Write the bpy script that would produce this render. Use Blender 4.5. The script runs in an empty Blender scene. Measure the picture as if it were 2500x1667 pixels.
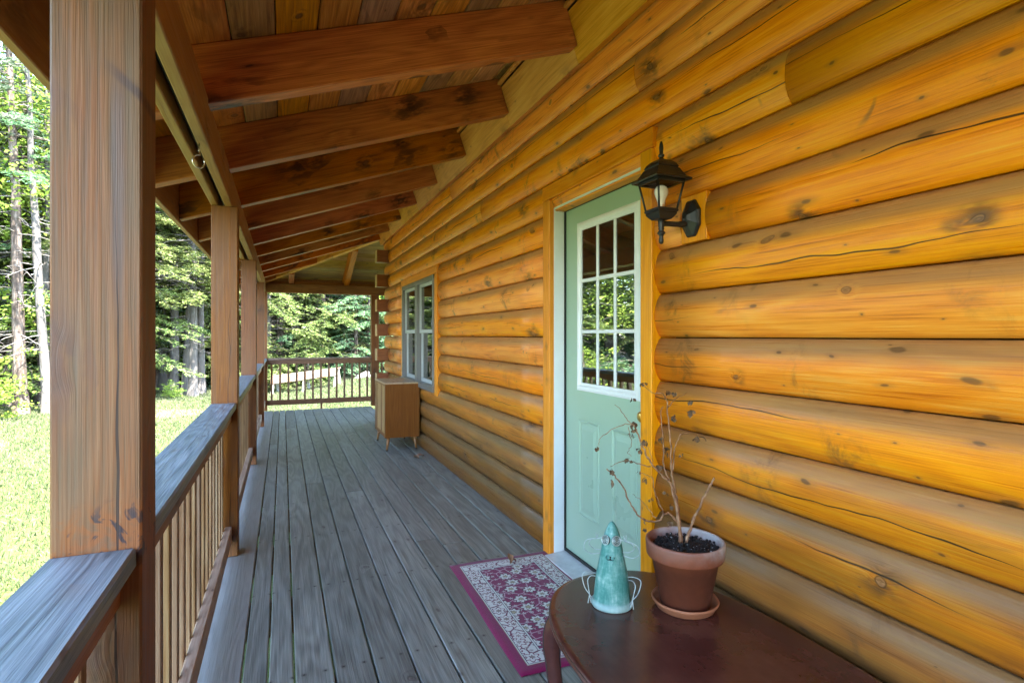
import bpy, bmesh, math, random
import numpy as np
from mathutils import Vector, Matrix
R = math.radians
scene = bpy.context.scene
COL = scene.collection

# ------------------------------------------------------------------ camera, sky, sun, exposure
H = 1.33                                   # eye height above the deck
cam = bpy.data.objects.new('Camera', bpy.data.cameras.new('Camera')); COL.objects.link(cam)
cam.location = (0, 0, H)
cam.rotation_euler = (R(90), 0, R(-22.53))
cam.data.sensor_width = 36; cam.data.lens = 19.44; cam.data.shift_y = -0.0057
cam.data.clip_start = 0.02; cam.data.clip_end = 600
scene.camera = cam

SUN_EL, SUN_ROT = 53.0, 151.0
world = bpy.data.worlds.new('World'); scene.world = world; world.use_nodes = True
wn = world.node_tree
sky = wn.nodes.new('ShaderNodeTexSky'); sky.sky_type = 'NISHITA'; sky.sun_disc = False
sky.sun_elevation = R(SUN_EL); sky.sun_rotation = R(SUN_ROT); sky.air_density = 1.0; sky.dust_density = 0.8
bgn = wn.nodes['Background']; bgn.inputs[1].default_value = 0.14
wn.links.new(sky.outputs[0], bgn.inputs[0])
sl = bpy.data.lights.new('Sun', 'SUN'); sl.energy = 2.7; sl.angle = R(0.5); sl.color = (1.0, 0.95, 0.87)
sun = bpy.data.objects.new('Sun', sl); COL.objects.link(sun)
sd = Vector((math.sin(R(SUN_ROT))*math.cos(R(SUN_EL)), math.cos(R(SUN_ROT))*math.cos(R(SUN_EL)), math.sin(R(SUN_EL))))
sun.rotation_euler = sd.to_track_quat('Z', 'Y').to_euler()
scene.view_settings.view_transform = 'Standard'; scene.view_settings.look = 'None'
scene.view_settings.exposure = 4.25; scene.view_settings.gamma = 1.0
cy = scene.cycles
cy.use_denoising = True
cy.max_bounces = 10; cy.diffuse_bounces = 6; cy.glossy_bounces = 4; cy.transmission_bounces = 6; cy.transparent_max_bounces = 12
cy.sample_clamp_indirect = 6; cy.caustics_reflective = False; cy.caustics_refractive = False

# ------------------------------------------------------------------ tagging helpers
def tag(o, label=None, cat=None, group=None, kind=None):
    if label: o['label'] = label
    if cat: o['category'] = cat
    if group: o['group'] = group
    if kind: o['kind'] = kind
    return o
def thing(name, loc, label, cat, group=None, rz=0.0):
    o = bpy.data.objects.new(name, None); COL.objects.link(o)
    o.location = loc; o.rotation_euler = (0, 0, rz); o.empty_display_size = .1
    return tag(o, label, cat, group)
def link_mesh(name, me, mats, parent=None, loc=(0, 0, 0)):
    o = bpy.data.objects.new(name, me); COL.objects.link(o)
    for m in (mats if isinstance(mats, (list, tuple)) else [mats]):
        me.materials.append(m)
    o.location = loc
    if parent: o.parent = parent
    return o
def bm_obj(name, bm, mats, parent=None, loc=(0, 0, 0), smooth=False):
    me = bpy.data.meshes.new(name)
    bmesh.ops.recalc_face_normals(bm, faces=bm.faces[:])
    if smooth:
        for f in bm.faces: f.smooth = True
    bm.to_mesh(me); bm.free()
    return link_mesh(name, me, mats, parent, loc)
def world_loc(o):
    v = Vector((0, 0, 0))
    while o: v = v + o.location; o = o.parent
    return v
def add_box(bm, x0, x1, y0, y1, z0, z1, bev=0.0, mat=0, seg=1):
    vs = [bm.verts.new(p) for p in ((x0,y0,z0),(x1,y0,z0),(x1,y1,z0),(x0,y1,z0),(x0,y0,z1),(x1,y0,z1),(x1,y1,z1),(x0,y1,z1))]
    fs = [bm.faces.new([vs[i] for i in q]) for q in ((0,3,2,1),(4,5,6,7),(0,1,5,4),(1,2,6,5),(2,3,7,6),(3,0,4,7))]
    for f in fs: f.material_index = mat
    if bev > 0:
        es = list({e for f in fs for e in f.edges})
        r = bmesh.ops.bevel(bm, geom=es, offset=bev, segments=seg, affect='EDGES', profile=.7)
        for f in r['faces']: f.material_index = mat
    return vs
def add_hex(bm, pts, bev=0.0):
    """eight corners: bottom four then top four"""
    vs = [bm.verts.new(p) for p in pts]
    fs = [bm.faces.new([vs[i] for i in q]) for q in ((0,3,2,1),(4,5,6,7),(0,1,5,4),(1,2,6,5),(2,3,7,6),(3,0,4,7))]
    if bev > 0:
        bmesh.ops.bevel(bm, geom=list({e for f in fs for e in f.edges}), offset=bev, segments=1, affect='EDGES', profile=.7)
def box(name, x0, x1, y0, y1, z0, z1, mat, parent=None, bev=.004):
    c = Vector(((x0+x1)/2, (y0+y1)/2, (z0+z1)/2)); w = world_loc(parent) if parent else Vector((0,0,0))
    bm = bmesh.new(); hx, hy, hz = (x1-x0)/2, (y1-y0)/2, (z1-z0)/2
    add_box(bm, -hx, hx, -hy, hy, -hz, hz, bev)
    return bm_obj(name, bm, mat, parent, c-w)
def add_tube(bm, pts, rad, n=8, mat=0, cap=True):
    pts = [Vector(p) for p in pts]; rs = rad if isinstance(rad, (list, tuple)) else [rad]*len(pts)
    rings = []; up = None
    for i, p in enumerate(pts):
        t = (pts[min(i+1, len(pts)-1)] - pts[max(i-1, 0)])
        t = t.normalized() if t.length > 1e-9 else Vector((0,0,1))
        if up is None:
            up = Vector((0,0,1)) if abs(t.z) < .9 else Vector((1,0,0))
        u = (up - t*up.dot(t))
        u = u.normalized() if u.length > 1e-6 else t.orthogonal().normalized()
        v = t.cross(u); up = u
        rings.append([bm.verts.new(p + (u*math.cos(2*math.pi*k/n) + v*math.sin(2*math.pi*k/n))*rs[i]) for k in range(n)])
    for a, b in zip(rings[:-1], rings[1:]):
        for k in range(n):
            f = bm.faces.new((a[k], a[(k+1)%n], b[(k+1)%n], b[k])); f.material_index = mat; f.smooth = True
    if cap:
        for r in (rings[0], rings[-1]):
            f = bm.faces.new(r); f.material_index = mat
def add_lathe(bm, prof, n=32, mat=0, c=(0,0), closed=False, off=0.0, smooth=True):
    """prof: list of (r, z); revolves about the z axis through c"""
    rings = []
    for r, z in prof:
        if r < 1e-6: rings.append([bm.verts.new((c[0], c[1], z))])
        else: rings.append([bm.verts.new((c[0]+r*math.cos(off+2*math.pi*k/n), c[1]+r*math.sin(off+2*math.pi*k/n), z)) for k in range(n)])
    prs = list(zip(rings[:-1], rings[1:]))
    if closed: prs.append((rings[-1], rings[0]))
    for a, b in prs:
        for k in range(n):
            k2 = (k+1) % n
            if len(a) == 1 and len(b) == 1: continue
            if len(a) == 1: f = bm.faces.new((a[0], b[k2], b[k]))
            elif len(b) == 1: f = bm.faces.new((a[k], a[k2], b[0]))
            else: f = bm.faces.new((a[k], a[k2], b[k2], b[k]))
            f.material_index = mat; f.smooth = smooth
def smoothpath(pts, n=6):
    """Catmull-Rom through pts"""
    P = [Vector(p) for p in pts]; out = []
    for i in range(len(P)-1):
        p0, p1, p2, p3 = P[max(i-1,0)], P[i], P[i+1], P[min(i+2,len(P)-1)]
        for k in range(n):
            t = k/n
            out.append(.5*((2*p1)+(p2-p0)*t+(2*p0-5*p1+4*p2-p3)*t*t+(3*p1-p0-3*p2+p3)*t**3))
    out.append(P[-1]); return out

# ------------------------------------------------------------------ material helpers
class NT:
    def __init__(s, name):
        s.m = bpy.data.materials.new(name); s.m.use_nodes = True; s.t = s.m.node_tree
        s.b = s.t.nodes['Principled BSDF']; s.out = s.t.nodes['Material Output']
    def put(s, sock, v):
        if v is None: return
        if isinstance(v, bpy.types.NodeSocket): s.t.links.new(v, sock)
        else:
            if isinstance(v, (tuple, list)) and len(v) == 3 and sock.type == 'RGBA': v = (*v, 1)
            sock.default_value = v
    def n(s, typ, ins=None, **props):
        nd = s.t.nodes.new(typ)
        for k, v in props.items(): setattr(nd, k, v)
        for k, v in (ins or {}).items(): s.put(nd.inputs[k], v)
        return nd
    def m2(s, op, a, b=None, c=None):
        nd = s.t.nodes.new('ShaderNodeMath'); nd.operation = op
        s.put(nd.inputs[0], a)
        if b is not None: s.put(nd.inputs[1], b)
        if c is not None: s.put(nd.inputs[2], c)
        return nd.outputs[0]
    def mul(s, a, b): return s.m2('MULTIPLY', a, b)
    def add(s, a, b): return s.m2('ADD', a, b)
    def sub(s, a, b): return s.m2('SUBTRACT', a, b)
    def step(s, x, lo, hi, a=0.0, b=1.0):
        nd = s.n('ShaderNodeMapRange', {0: x, 1: lo, 2: hi, 3: a, 4: b}, interpolation_type='SMOOTHSTEP')
        return nd.outputs[0]
    def mix(s, f, a, b, blend='MIX'):
        nd = s.t.nodes.new('ShaderNodeMix'); nd.data_type = 'RGBA'; nd.blend_type = blend
        s.put(nd.inputs[0], f); s.put(nd.inputs[6], a); s.put(nd.inputs[7], b)
        return nd.outputs[2]
    def xyz(s, x, y, z): return s.n('ShaderNodeCombineXYZ', {0: x, 1: y, 2: z}).outputs[0]
    def noise(s, vec, scale=1, detail=2, rough=.5, dist=0.0):
        return s.n('ShaderNodeTexNoise', {'Vector': vec, 'Scale': scale, 'Detail': detail, 'Roughness': rough, 'Distortion': dist}).outputs[0]
    def ramp(s, f, stops):
        nd = s.n('ShaderNodeValToRGB', {0: f}); r = nd.color_ramp
        while len(r.elements) < len(stops): r.elements.new(.5)
        for e, (p, c) in zip(r.elements, stops): e.position = p; e.color = (*c, 1)
        return nd.outputs[0]
    def obj(s): return s.n('ShaderNodeTexCoord').outputs['Object']
    def rand(s): return s.n('ShaderNodeObjectInfo').outputs['Random']
    def bump(s, h, strength=.3, dist=.01):
        nd = s.n('ShaderNodeBump', {'Strength': strength, 'Distance': dist, 'Height': h}); s.put(s.b.inputs['Normal'], nd.outputs[0])

def srgb(r, g, b):
    f = lambda v: (v/255/12.92) if v/255 <= .04045 else ((v/255+.055)/1.055)**2.4
    return (f(r), f(g), f(b))

def wood(name, axis, stops, dark, rough=.5, cell=(.5, .2), kr=.16, keep=.45, two_d=False, crack=.0, smudge=.6,
         vary=.25, streak=.5, bump=.25, spec=.35, log=False, grey=None, greyamt=0.0, coat=0.0, ring=7.0, small=.45, whorl=0.0, near=False, screws=False, slope=0.0, gf=95):
    """grain along one local axis, rings round knots, drying checks; every object gets its own offset"""
    t = NT(name); sp = t.n('ShaderNodeSeparateXYZ', {0: t.obj()}); o = [sp.outputs[i] for i in range(3)]
    al = o[axis]; a, b = [(o[1], o[2]), (o[2], o[0]), (o[0], o[1])][axis]
    if slope and axis == 0: b = t.sub(b, t.mul(al, slope))
    if slope and axis == 1: a = t.sub(a, t.mul(al, slope))
    rnd = t.rand()
    al2 = t.add(al, t.mul(rnd, 57.3)); a2 = t.add(a, t.mul(rnd, 13.7)); b2 = t.add(b, t.mul(rnd, 7.9))
    zero = 0.0
    kv = t.xyz(t.mul(al2, 1/cell[0]), t.mul(a2, 1/cell[1]), zero if two_d else t.mul(b2, 1/cell[1]))
    wob = t.n('ShaderNodeTexNoise', {'Vector': t.xyz(t.mul(al2, 5), t.mul(a2, 9), t.mul(b2, 9)), 'Scale': 1, 'Detail': 2}).outputs[1]
    kv2 = t.n('ShaderNodeVectorMath', {0: kv, 1: t.n('ShaderNodeVectorMath', {0: wob, 3: .22}, operation='SCALE').outputs[0]}, operation='ADD').outputs[0]
    vo = t.n('ShaderNodeTexVoronoi', {'Vector': kv2, 'Scale': 1.0}, voronoi_dimensions='2D' if two_d else '3D')
    # distance back in comparable metres: knots come out a little longer along the grain
    rel = t.n('ShaderNodeVectorMath', {0: kv2, 1: vo.outputs['Position']}, operation='SUBTRACT').outputs[0]
    rs = t.n('ShaderNodeSeparateXYZ', {0: rel})
    r2 = t.add(t.m2('POWER', t.mul(rs.outputs[0], cell[0]/cell[1]*.75), 2.0), t.m2('POWER', rs.outputs[1], 2.0))
    if not two_d: r2 = t.add(r2, t.m2('POWER', rs.outputs[2], 2.0))
    d = t.m2('SQRT', r2)
    cs = t.n('ShaderNodeSeparateColor', {0: vo.outputs['Color']})
    on = t.m2('GREATER_THAN', cs.outputs[0], 1-keep)
    size = t.add(.55, t.mul(cs.outputs[1], .75))
    d = t.m2('DIVIDE', d, size)
    core = t.mul(t.step(d, kr, kr*.75), on)
    halo = t.mul(t.step(d, kr*3.2, kr*.9), on)
    # grain
    warp = t.mul(halo, .9)
    low = t.noise(t.xyz(t.mul(al2, .55), t.mul(a2, 5.0), t.mul(b2, 5.0)), 1, 2, .5)
    ph = t.mul(t.add(low, t.mul(warp, .10)), ring*6.283)
    rings = t.add(.5, t.mul(t.m2('SINE', t.mul(ph, 2.0)), .5))
    fine = t.noise(t.xyz(t.mul(al2, 2.2), t.mul(t.add(a2, t.mul(warp, .014)), gf), t.mul(b2, gf)), 1, 4, .62)
    fine2 = t.noise(t.xyz(t.mul(al2, 7), t.mul(a2, 260), t.mul(b2, 260)), 1, 2, .5)
    patch = t.noise(t.xyz(t.mul(al2, 1.3), t.mul(a2, 4), t.mul(b2, 4)), 1, 3, .55)
    fine = t.step(fine, .22, .78)
    f = t.add(t.add(t.mul(fine, .36*streak*2), t.mul(rings, .16*streak*2)), t.add(t.mul(patch, 1-.62*streak*2 if streak < .5 else .40), t.mul(t.step(fine2, .3, .7), .16)))
    colr = t.ramp(f, stops)
    # board to board tone
    hv = t.n('ShaderNodeHueSaturation', {'Hue': t.add(.5, t.mul(t.sub(rnd, .5), .018*vary/.25)), 'Saturation': t.add(1.0, t.mul(t.sub(t.m2('FRACT', t.mul(rnd, 7.31)), .5), vary)),
             'Value': t.add(1.0, t.mul(t.sub(t.m2('FRACT', t.mul(rnd, 3.77)), .5), vary*1.5)), 'Color': colr}).outputs[0]
    colr = hv
    gmask = None
    if grey:
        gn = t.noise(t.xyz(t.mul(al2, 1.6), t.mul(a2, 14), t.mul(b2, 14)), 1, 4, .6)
        if log:   # upward log shoulders greyed: part weathering, part sky reflection put into the colour
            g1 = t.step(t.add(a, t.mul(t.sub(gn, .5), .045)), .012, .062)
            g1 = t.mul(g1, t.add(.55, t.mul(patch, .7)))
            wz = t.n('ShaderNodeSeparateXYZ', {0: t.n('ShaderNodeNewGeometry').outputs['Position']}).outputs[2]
            g2 = t.mul(t.step(t.add(wz, t.mul(t.sub(gn, .5), .9)), 1.42, .10), .86)  # lower logs darker: weathering plus shade painted in towards the deck
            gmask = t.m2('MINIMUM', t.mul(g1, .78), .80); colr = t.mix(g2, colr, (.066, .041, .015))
        else:
            gmask = t.mul(t.step(t.add(gn, t.mul(patch, .5)), .55, .95), greyamt)
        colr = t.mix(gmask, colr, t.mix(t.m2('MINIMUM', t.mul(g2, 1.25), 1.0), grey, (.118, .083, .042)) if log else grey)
    # smudges and knots
    sm = t.mul(t.mul(t.step(d, kr*6.0, kr*.8), on), t.step(t.noise(t.xyz(t.mul(al2, 9), t.mul(a2, 22), t.mul(b2, 22)), 1, 3, .6), .36, .60))
    sm = t.mul(sm, t.m2('GREATER_THAN', cs.outputs[2], .25))
    colr = t.mix(t.mul(sm, smudge), colr, dark)
    if whorl:   # smoky stains lying across the grain where branches met
        wv = t.step(t.noise(t.xyz(t.add(t.mul(al2, 2.6), t.mul(b2, .4)), t.mul(a2, 1.5), t.mul(rnd, 33)), 1, 2, .5), .565, .70)
        wb = t.step(t.noise(t.xyz(t.mul(al2, 11), t.mul(a2, 9), t.mul(b2, 9)), 1, 5, .7, .6), .46, .72)
        colr = t.mix(t.mul(t.mul(wv, wb), whorl), colr, tuple(c*1.4 for c in dark))
        wl = t.step(t.m2('ABSOLUTE', t.sub(t.noise(t.xyz(t.mul(al2, 2.1), t.mul(a2, 2.4), t.mul(rnd, 77)), 1, 2, .5), .5)), .014, .002)
        wl = t.mul(wl, t.step(t.noise(t.xyz(t.mul(al2, 4), t.mul(a2, 8), t.mul(rnd, 12)), 1, 2), .60, .72))
        colr = t.mix(t.mul(wl, whorl*.7), colr, tuple(c*1.6 for c in dark))
    if small:   # pin knots and pitch flecks
        kw = t.xyz(t.mul(al2, 5.2), t.mul(a2, 13), zero if two_d else t.mul(b2, 13))
        kw = t.n('ShaderNodeVectorMath', {0: kw, 1: t.n('ShaderNodeVectorMath', {0: wob, 3: .5}, operation='SCALE').outputs[0]}, operation='ADD').outputs[0]
        v2 = t.n('ShaderNodeTexVoronoi', {'Vector': kw, 'Scale': 1.0}, voronoi_dimensions='2D' if two_d else '3D')
        c2 = t.n('ShaderNodeSeparateColor', {0: v2.outputs['Color']})
        r_ = t.add(.025, t.mul(t.m2('POWER', c2.outputs[1], 2.0), .115)); d2 = t.m2('DIVIDE', v2.outputs['Distance'], r_)
        k2 = t.mul(t.step(d2, 1.15, .55), t.m2('GREATER_THAN', c2.outputs[0], 1-small))
        h2 = t.mul(t.step(d2, 3.2, .8), t.m2('GREATER_THAN', c2.outputs[0], 1-small))
        colr = t.mix(t.mul(h2, .28), colr, tuple(c*2.2 for c in dark)); colr = t.mix(t.mul(k2, t.add(.45, t.mul(fine2, .6))), colr, dark)
    if near:   # a whorl of big knots sits where the rail meets this post
        kz = t.add(al, t.mul(t.sub(patch, .5), .16)); zone = t.mul(t.step(kz, -.20, -.14), t.step(kz, -.015, -.075))
        bl_ = t.noise(t.xyz(t.mul(al2, 16), t.mul(a2, 22), t.mul(b2, 22)), 1, 4, .6, 1.2)
        colr = t.mix(t.mul(zone, t.step(bl_, .40, .55)), colr, (.22, .075, .020)); colr = t.mix(t.mul(zone, t.step(bl_, .56, .63)), colr, (.045, .028, .028))
        kz2 = t.m2('ABSOLUTE', t.add(t.sub(al, .80), t.mul(a, .9))); ln_ = t.mul(t.step(kz2, .018, .004), t.step(a, .0, .05)); colr = t.mix(t.mul(ln_, .8), colr, (.07, .04, .038))
        st_ = t.mul(t.mul(t.step(t.m2('ABSOLUTE', t.sub(a, t.add(.035, t.mul(t.sub(patch, .5), .04)))), .016, .004), t.step(al, .80, .70)), t.step(al, .25, .45)); colr = t.mix(t.mul(st_, .45), colr, (.10, .085, .095))
    if screws:   # two screw heads where each board crosses a joist
        py_ = t.n('ShaderNodeSeparateXYZ', {0: t.n('ShaderNodeNewGeometry').outputs['Position']}).outputs[1]
        dy_ = t.sub(t.m2('FRACT', t.mul(t.add(py_, 8.881), 1.25)), .0); dy_ = t.mul(t.m2('MINIMUM', dy_, t.sub(1.0, dy_)), .8)
        dx_ = t.sub(t.m2('ABSOLUTE', b), .040)
        ds_ = t.m2('SQRT', t.add(t.m2('POWER', dy_, 2.0), t.m2('POWER', dx_, 2.0)))
        colr = t.mix(t.mul(t.step(ds_, .016, .005), .45), colr, dark); colr = t.mix(t.m2('LESS_THAN', ds_, .0045), colr, (.02, .018, .016))
    kring = t.mul(t.add(.5, t.mul(t.m2('SINE', t.add(t.mul(d, 62.0), t.mul(fine, 7.0))), .5)), t.add(.3, t.mul(fine2, .8)))
    kc = t.mix(kring, tuple(c*1.5 for c in dark), tuple(min(1, c*4.2+.02) for c in dark))
    colr = t.mix(t.mul(core, .74), colr, kc)
    edge = t.mul(t.mul(t.step(d, kr*.7, kr*.98), t.step(d, kr*1.25, kr*1.0)), on)
    colr = t.mix(t.mul(edge, .60), colr, tuple(c*.55 for c in dark))
    hgt = t.add(t.mul(fine, .5), t.add(t.mul(rings, .25), t.mul(core, -.5)))
    if crack > 0:
        cn = t.noise(t.xyz(t.mul(al2, 1.7), 3.1, t.mul(rnd, 40)), 1, 3, .55)
        if near: off = t.add(.030, t.mul(t.sub(cn, .5), .035))
        else: off = t.add(t.mul(t.sub(t.m2('FRACT', t.mul(rnd, 17.13)), .5), .07), t.mul(t.sub(cn, .5), .085))
        dd = t.m2('ABSOLUTE', t.sub(a, off))
        pres = t.step(t.noise(t.xyz(t.mul(al2, .8), 8.8, t.mul(rnd, 91)), 1, 1), .52, .62)
        if near: pres = t.step(t.add(al, t.mul(t.sub(cn, .5), .5)), .62, .1)
        w = t.mul(t.mul(pres, crack), t.add(.15, t.mul(t.noise(t.xyz(t.mul(al2, 6), 1.7, t.mul(rnd, 23)), 1, 2), 1.5)))
        cm = t.m2('LESS_THAN', dd, w)
        colr = t.mix(t.mul(cm, .92), colr, tuple(c*.25 for c in dark)); hgt = t.add(hgt, t.mul(cm, -2.5))
    t.put(t.b.inputs['Base Color'], colr)
    t.put(t.b.inputs['Roughness'], t.add(rough, t.mul(t.sub(fine, .5), .25)))
    t.b.inputs['Specular IOR Level'].default_value = spec
    if coat: t.b.inputs['Coat Weight'].default_value = coat; t.b.inputs['Coat Roughness'].default_value = .25
    t.bump(hgt, bump, .004)
    return t.m
def plain(name, col, rough=.5, metal=0.0, spec=.5, nscale=0, namt=.0, bump=0.0):
    t = NT(name)
    if nscale:
        nz = t.noise(t.obj(), nscale, 4, .6)
        c2 = tuple(max(0, c*(1-namt)) for c in col); c3 = tuple(min(1, c*(1+namt*.6)) for c in col)
        t.put(t.b.inputs['Base Color'], t.ramp(nz, [(.3, c2), (.7, c3)]))
        t.put(t.b.inputs['Roughness'], t.add(rough, t.mul(t.sub(nz, .5), .3)))
        if bump: t.bump(nz, bump, .004)
    else:
        t.b.inputs['Base Color'].default_value = (*col, 1); t.b.inputs['Roughness'].default_value = rough
    t.b.inputs['Metallic'].default_value = metal; t.b.inputs['Specular IOR Level'].default_value = spec
    return t.m

DK = (.055, .022, .010)
M = {}
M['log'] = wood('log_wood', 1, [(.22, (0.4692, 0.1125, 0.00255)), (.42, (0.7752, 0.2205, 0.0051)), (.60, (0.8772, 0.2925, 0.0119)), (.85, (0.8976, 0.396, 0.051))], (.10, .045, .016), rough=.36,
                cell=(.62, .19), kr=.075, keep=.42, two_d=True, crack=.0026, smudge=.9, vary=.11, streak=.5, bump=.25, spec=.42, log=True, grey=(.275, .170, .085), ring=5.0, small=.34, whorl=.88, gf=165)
M['logx'] = wood('log_end_wood', 0, [(.25, (0.17, 0.0496, 0.0105)), (.6, (0.255, 0.08, 0.0165)), (.85, (0.323, 0.112, 0.02625))], DK, rough=.5, vary=.2, keep=.2)
M['endgrain'] = plain('log_end_grain', (.50, .33, .16), .7, nscale=60, namt=.3)
M['trim_y'] = wood('trim_wood_level', 1, [(.25, (0.58, 0.1564, 0.0054)), (.55, (0.78, 0.2484, 0.0108)), (.85, (0.84, 0.3496, 0.045))], (.12, .05, .02), rough=.45, cell=(.4, .1), kr=.10, keep=.4, vary=.12, streak=.4)
M['trim_z'] = wood('trim_wood_upright', 2, [(.25, (0.55, 0.1748, 0.0108)), (.55, (0.72, 0.2668, 0.0252)), (.85, (0.78, 0.3588, 0.0675))], (.14, .06, .025), rough=.45, cell=(.22, .06), kr=.10, keep=.4, vary=.12, streak=.4)
M['blocking'] = wood('blocking_pine', 1, [(.22, (.46, .175, .034)), (.5, (.66, .285, .066)), (.85, (.77, .39, .115))], (.16, .06, .025), rough=.5, cell=(.35, .16), kr=.12, keep=.5, vary=.18, streak=.45, gf=120)
RAFT = [(.22, (0.2254, 0.05049, 0.0048)), (.5, (0.4508, 0.1158, 0.012)), (.8, (0.644, 0.2005, 0.0264))]
M['rafter_x'] = wood('rafter_wood', 0, RAFT, (.035, .013, .006), rough=.42, cell=(.42, .15), kr=.19, keep=.55, vary=.32, streak=.42, smudge=.9, slope=.339, gf=130)
M['rafter_y'] = wood('rafter_wood_across', 1, RAFT, (.035, .013, .006), rough=.45, cell=(.42, .15), kr=.17, keep=.42, vary=.25, streak=.4, slope=-.335)
PLK = [(.22, (0.216, 0.0754, 0.0156)), (.5, (0.432, 0.1755, 0.0432)), (.8, (0.648, 0.3055, 0.096))]
M['plank_y'] = wood('ceiling_plank_wood', 1, PLK, (.05, .02, .008), rough=.5, cell=(.35, .14), kr=.16, keep=.5, vary=.45, streak=.5)
M['plank_x'] = wood('ceiling_plank_wood_across', 0, [(.22, (0.2016, 0.1, 0.027)), (.5, (0.3584, 0.2, 0.0612)), (.8, (0.4928, 0.3, 0.108))], (.05, .03, .015), rough=.5, cell=(.35, .14), kr=.14, keep=.3, vary=.3, streak=.5)
M['beam_y'] = wood('beam_wood', 1, [(.22, (0.198, 0.088, 0.02624)), (.5, (0.288, 0.1452, 0.04756)), (.85, (0.36, 0.22, 0.0861))], (.10, .05, .025), rough=.5, cell=(.5, .13), kr=.12, keep=.3, vary=.12, streak=.4)
M['beam_x'] = wood('far_beam_wood', 0, [(.22, (.15, .047, .010)), (.5, (.24, .083, .018)), (.85, (.32, .135, .036))], (.05, .018, .008), rough=.5, cell=(.35, .12), kr=.18, keep=.5, vary=.12, streak=.4)
M['fascia'] = wood('fascia_wood', 1, [(.22, (.20, .078, .022)), (.5, (.30, .13, .043)), (.85, (.38, .20, .08))], (.08, .03, .015), rough=.5, vary=.1, keep=.2)
M['post_near'] = wood('weathered_post_wood', 2, [(.2, (0.08754, 0.03674, 0.01339)), (.45, (0.1587, 0.07092, 0.0262)), (.6, (0.2079, 0.07349, 0.0198)), (.85, (0.2462, 0.1153, 0.04542))], (.11, .055, .04), rough=.6, cell=(.45, .14), kr=.16, keep=.4, smudge=.8, vary=.05, streak=.55, crack=.0022, bump=.4, grey=(.130, .090, .054), greyamt=.65, gf=150, near=True)
M['post'] = wood('post_wood', 2, [(.2, (0.09322, 0.02323, 0.003444)), (.5, (0.1802, 0.05035, 0.007463)), (.85, (0.2672, 0.08908, 0.01665))], (.05, .022, .014), rough=.5, cell=(.5, .14), kr=.17, keep=.4, vary=.16, streak=.4, crack=.0014, grey=(.115, .066, .036), greyamt=.45)
M['cap_y'] = wood('rail_cap_wood', 1, [(.2, (0.0324, 0.0486, 0.06072)), (.42, (0.0855, 0.1098, 0.1251)), (.6, (0.1395, 0.1665, 0.1794)), (.85, (0.216, 0.2448, 0.253))], (.075, .06, .05), rough=.42, cell=(.5, .13), kr=.14, keep=.35, vary=.1, streak=.6, bump=.5, spec=.6, ring=9)
M['cap_x'] = wood('far_rail_cap_wood', 0, [(.2, (.11, .06, .035)), (.5, (.19, .11, .07)), (.85, (.28, .18, .12))], DK, rough=.45, vary=.1, streak=.5)
M['rail_y'] = wood('rail_wood', 1, [(.2, (.16, .06, .02)), (.5, (.26, .11, .04)), (.85, (.36, .19, .09))], DK, rough=.5, vary=.15, streak=.5)
M['rail_x'] = wood('far_rail_wood', 0, [(.2, (.13, .055, .024)), (.5, (.22, .10, .045)), (.85, (.30, .17, .09))], DK, rough=.5, vary=.1, streak=.5)
M['lowrail_y'] = wood('bottom_rail_wood', 1, [(.2, (.20, .12, .075)), (.5, (.32, .21, .14)), (.85, (.42, .31, .22))], DK, rough=.5, vary=.12, streak=.5)
M['baluster'] = wood('baluster_wood', 2, [(.2, (0.1105, 0.0493, 0.01955)), (.5, (0.2125, 0.1148, 0.05525)), (.85, (0.306, 0.1997, 0.1148))], DK, rough=.55, cell=(.4, .07), kr=.14, keep=.2, vary=.18, streak=.6)
M['deck'] = wood('deck_board_wood', 1, [(.2, (0.06837, 0.07152, 0.06376)), (.42, (0.1395, 0.1471, 0.1299)), (.6, (0.205, 0.2145, 0.1889)), (.85, (0.3008, 0.3131, 0.2767))], (.05, .04, .035), rough=.42, cell=(.9, .16), kr=.085, keep=.3, vary=.26, streak=.5, bump=.4, spec=.55, screws=True, gf=150, ring=6, smudge=.4)
M['deck_border'] = wood('deck_border_wood', 1, [(.2, (.145, .145, .138)), (.5, (.215, .215, .205)), (.85, (.27, .27, .26))], (.12, .09, .07), rough=.4, cell=(1.2, .2), kr=.05, keep=.2, vary=.1, streak=.35, spec=.55)
M['cabinet'] = wood('cabinet_veneer', 2, [(.2, (0.117, 0.0324, 0.0042)), (.5, (0.1716, 0.054, 0.0077)), (.85, (0.2184, 0.0828, 0.0168))], (.14, .045, .012), rough=.4, keep=0, vary=.08, streak=.5, bump=.06, smudge=0)
M['cabinet_top'] = wood('cabinet_top_veneer', 1, [(.2, (.40, .27, .17)), (.5, (.50, .36, .24)), (.85, (.58, .44, .31))], DK, rough=.35, keep=0, vary=.08, streak=.45, bump=.05)
M['louver'] = plain('cabinet_louver_wood', (.44, .26, .11), .45, nscale=40, namt=.25)
M['cableg'] = plain('cabinet_leg_wood', (.30, .14, .045), .4, nscale=30, namt=.25)
M['white'] = plain('white_painted_frame', (.74, .77, .80), .35, nscale=7, namt=.05)
M['vinyl'] = plain('grey_vinyl_frame', (.17, .163, .152), .4, nscale=6, namt=.06)
M['sash'] = plain('sash_vinyl', (.46, .48, .49), .35, nscale=7, namt=.05)
M['sill'] = plain('threshold_metal', (.52, .54, .55), .4, nscale=14, namt=.22)
M['door'] = plain('green_door_paint', (.315, .45, .35), .32, nscale=3, namt=.04)
M['gasket'] = plain('black_gasket', (.012, .013, .013), .6)
M['brass'] = plain('brass', (.80, .55, .18), .22, 1.0)
M['black'] = plain('black_lamp_metal', (.012, .012, .013), .42, .0, .5, nscale=60, namt=.4, bump=.15)
M['steel'] = plain('zinc_hook', (.62, .62, .60), .28, 1.0)
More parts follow.
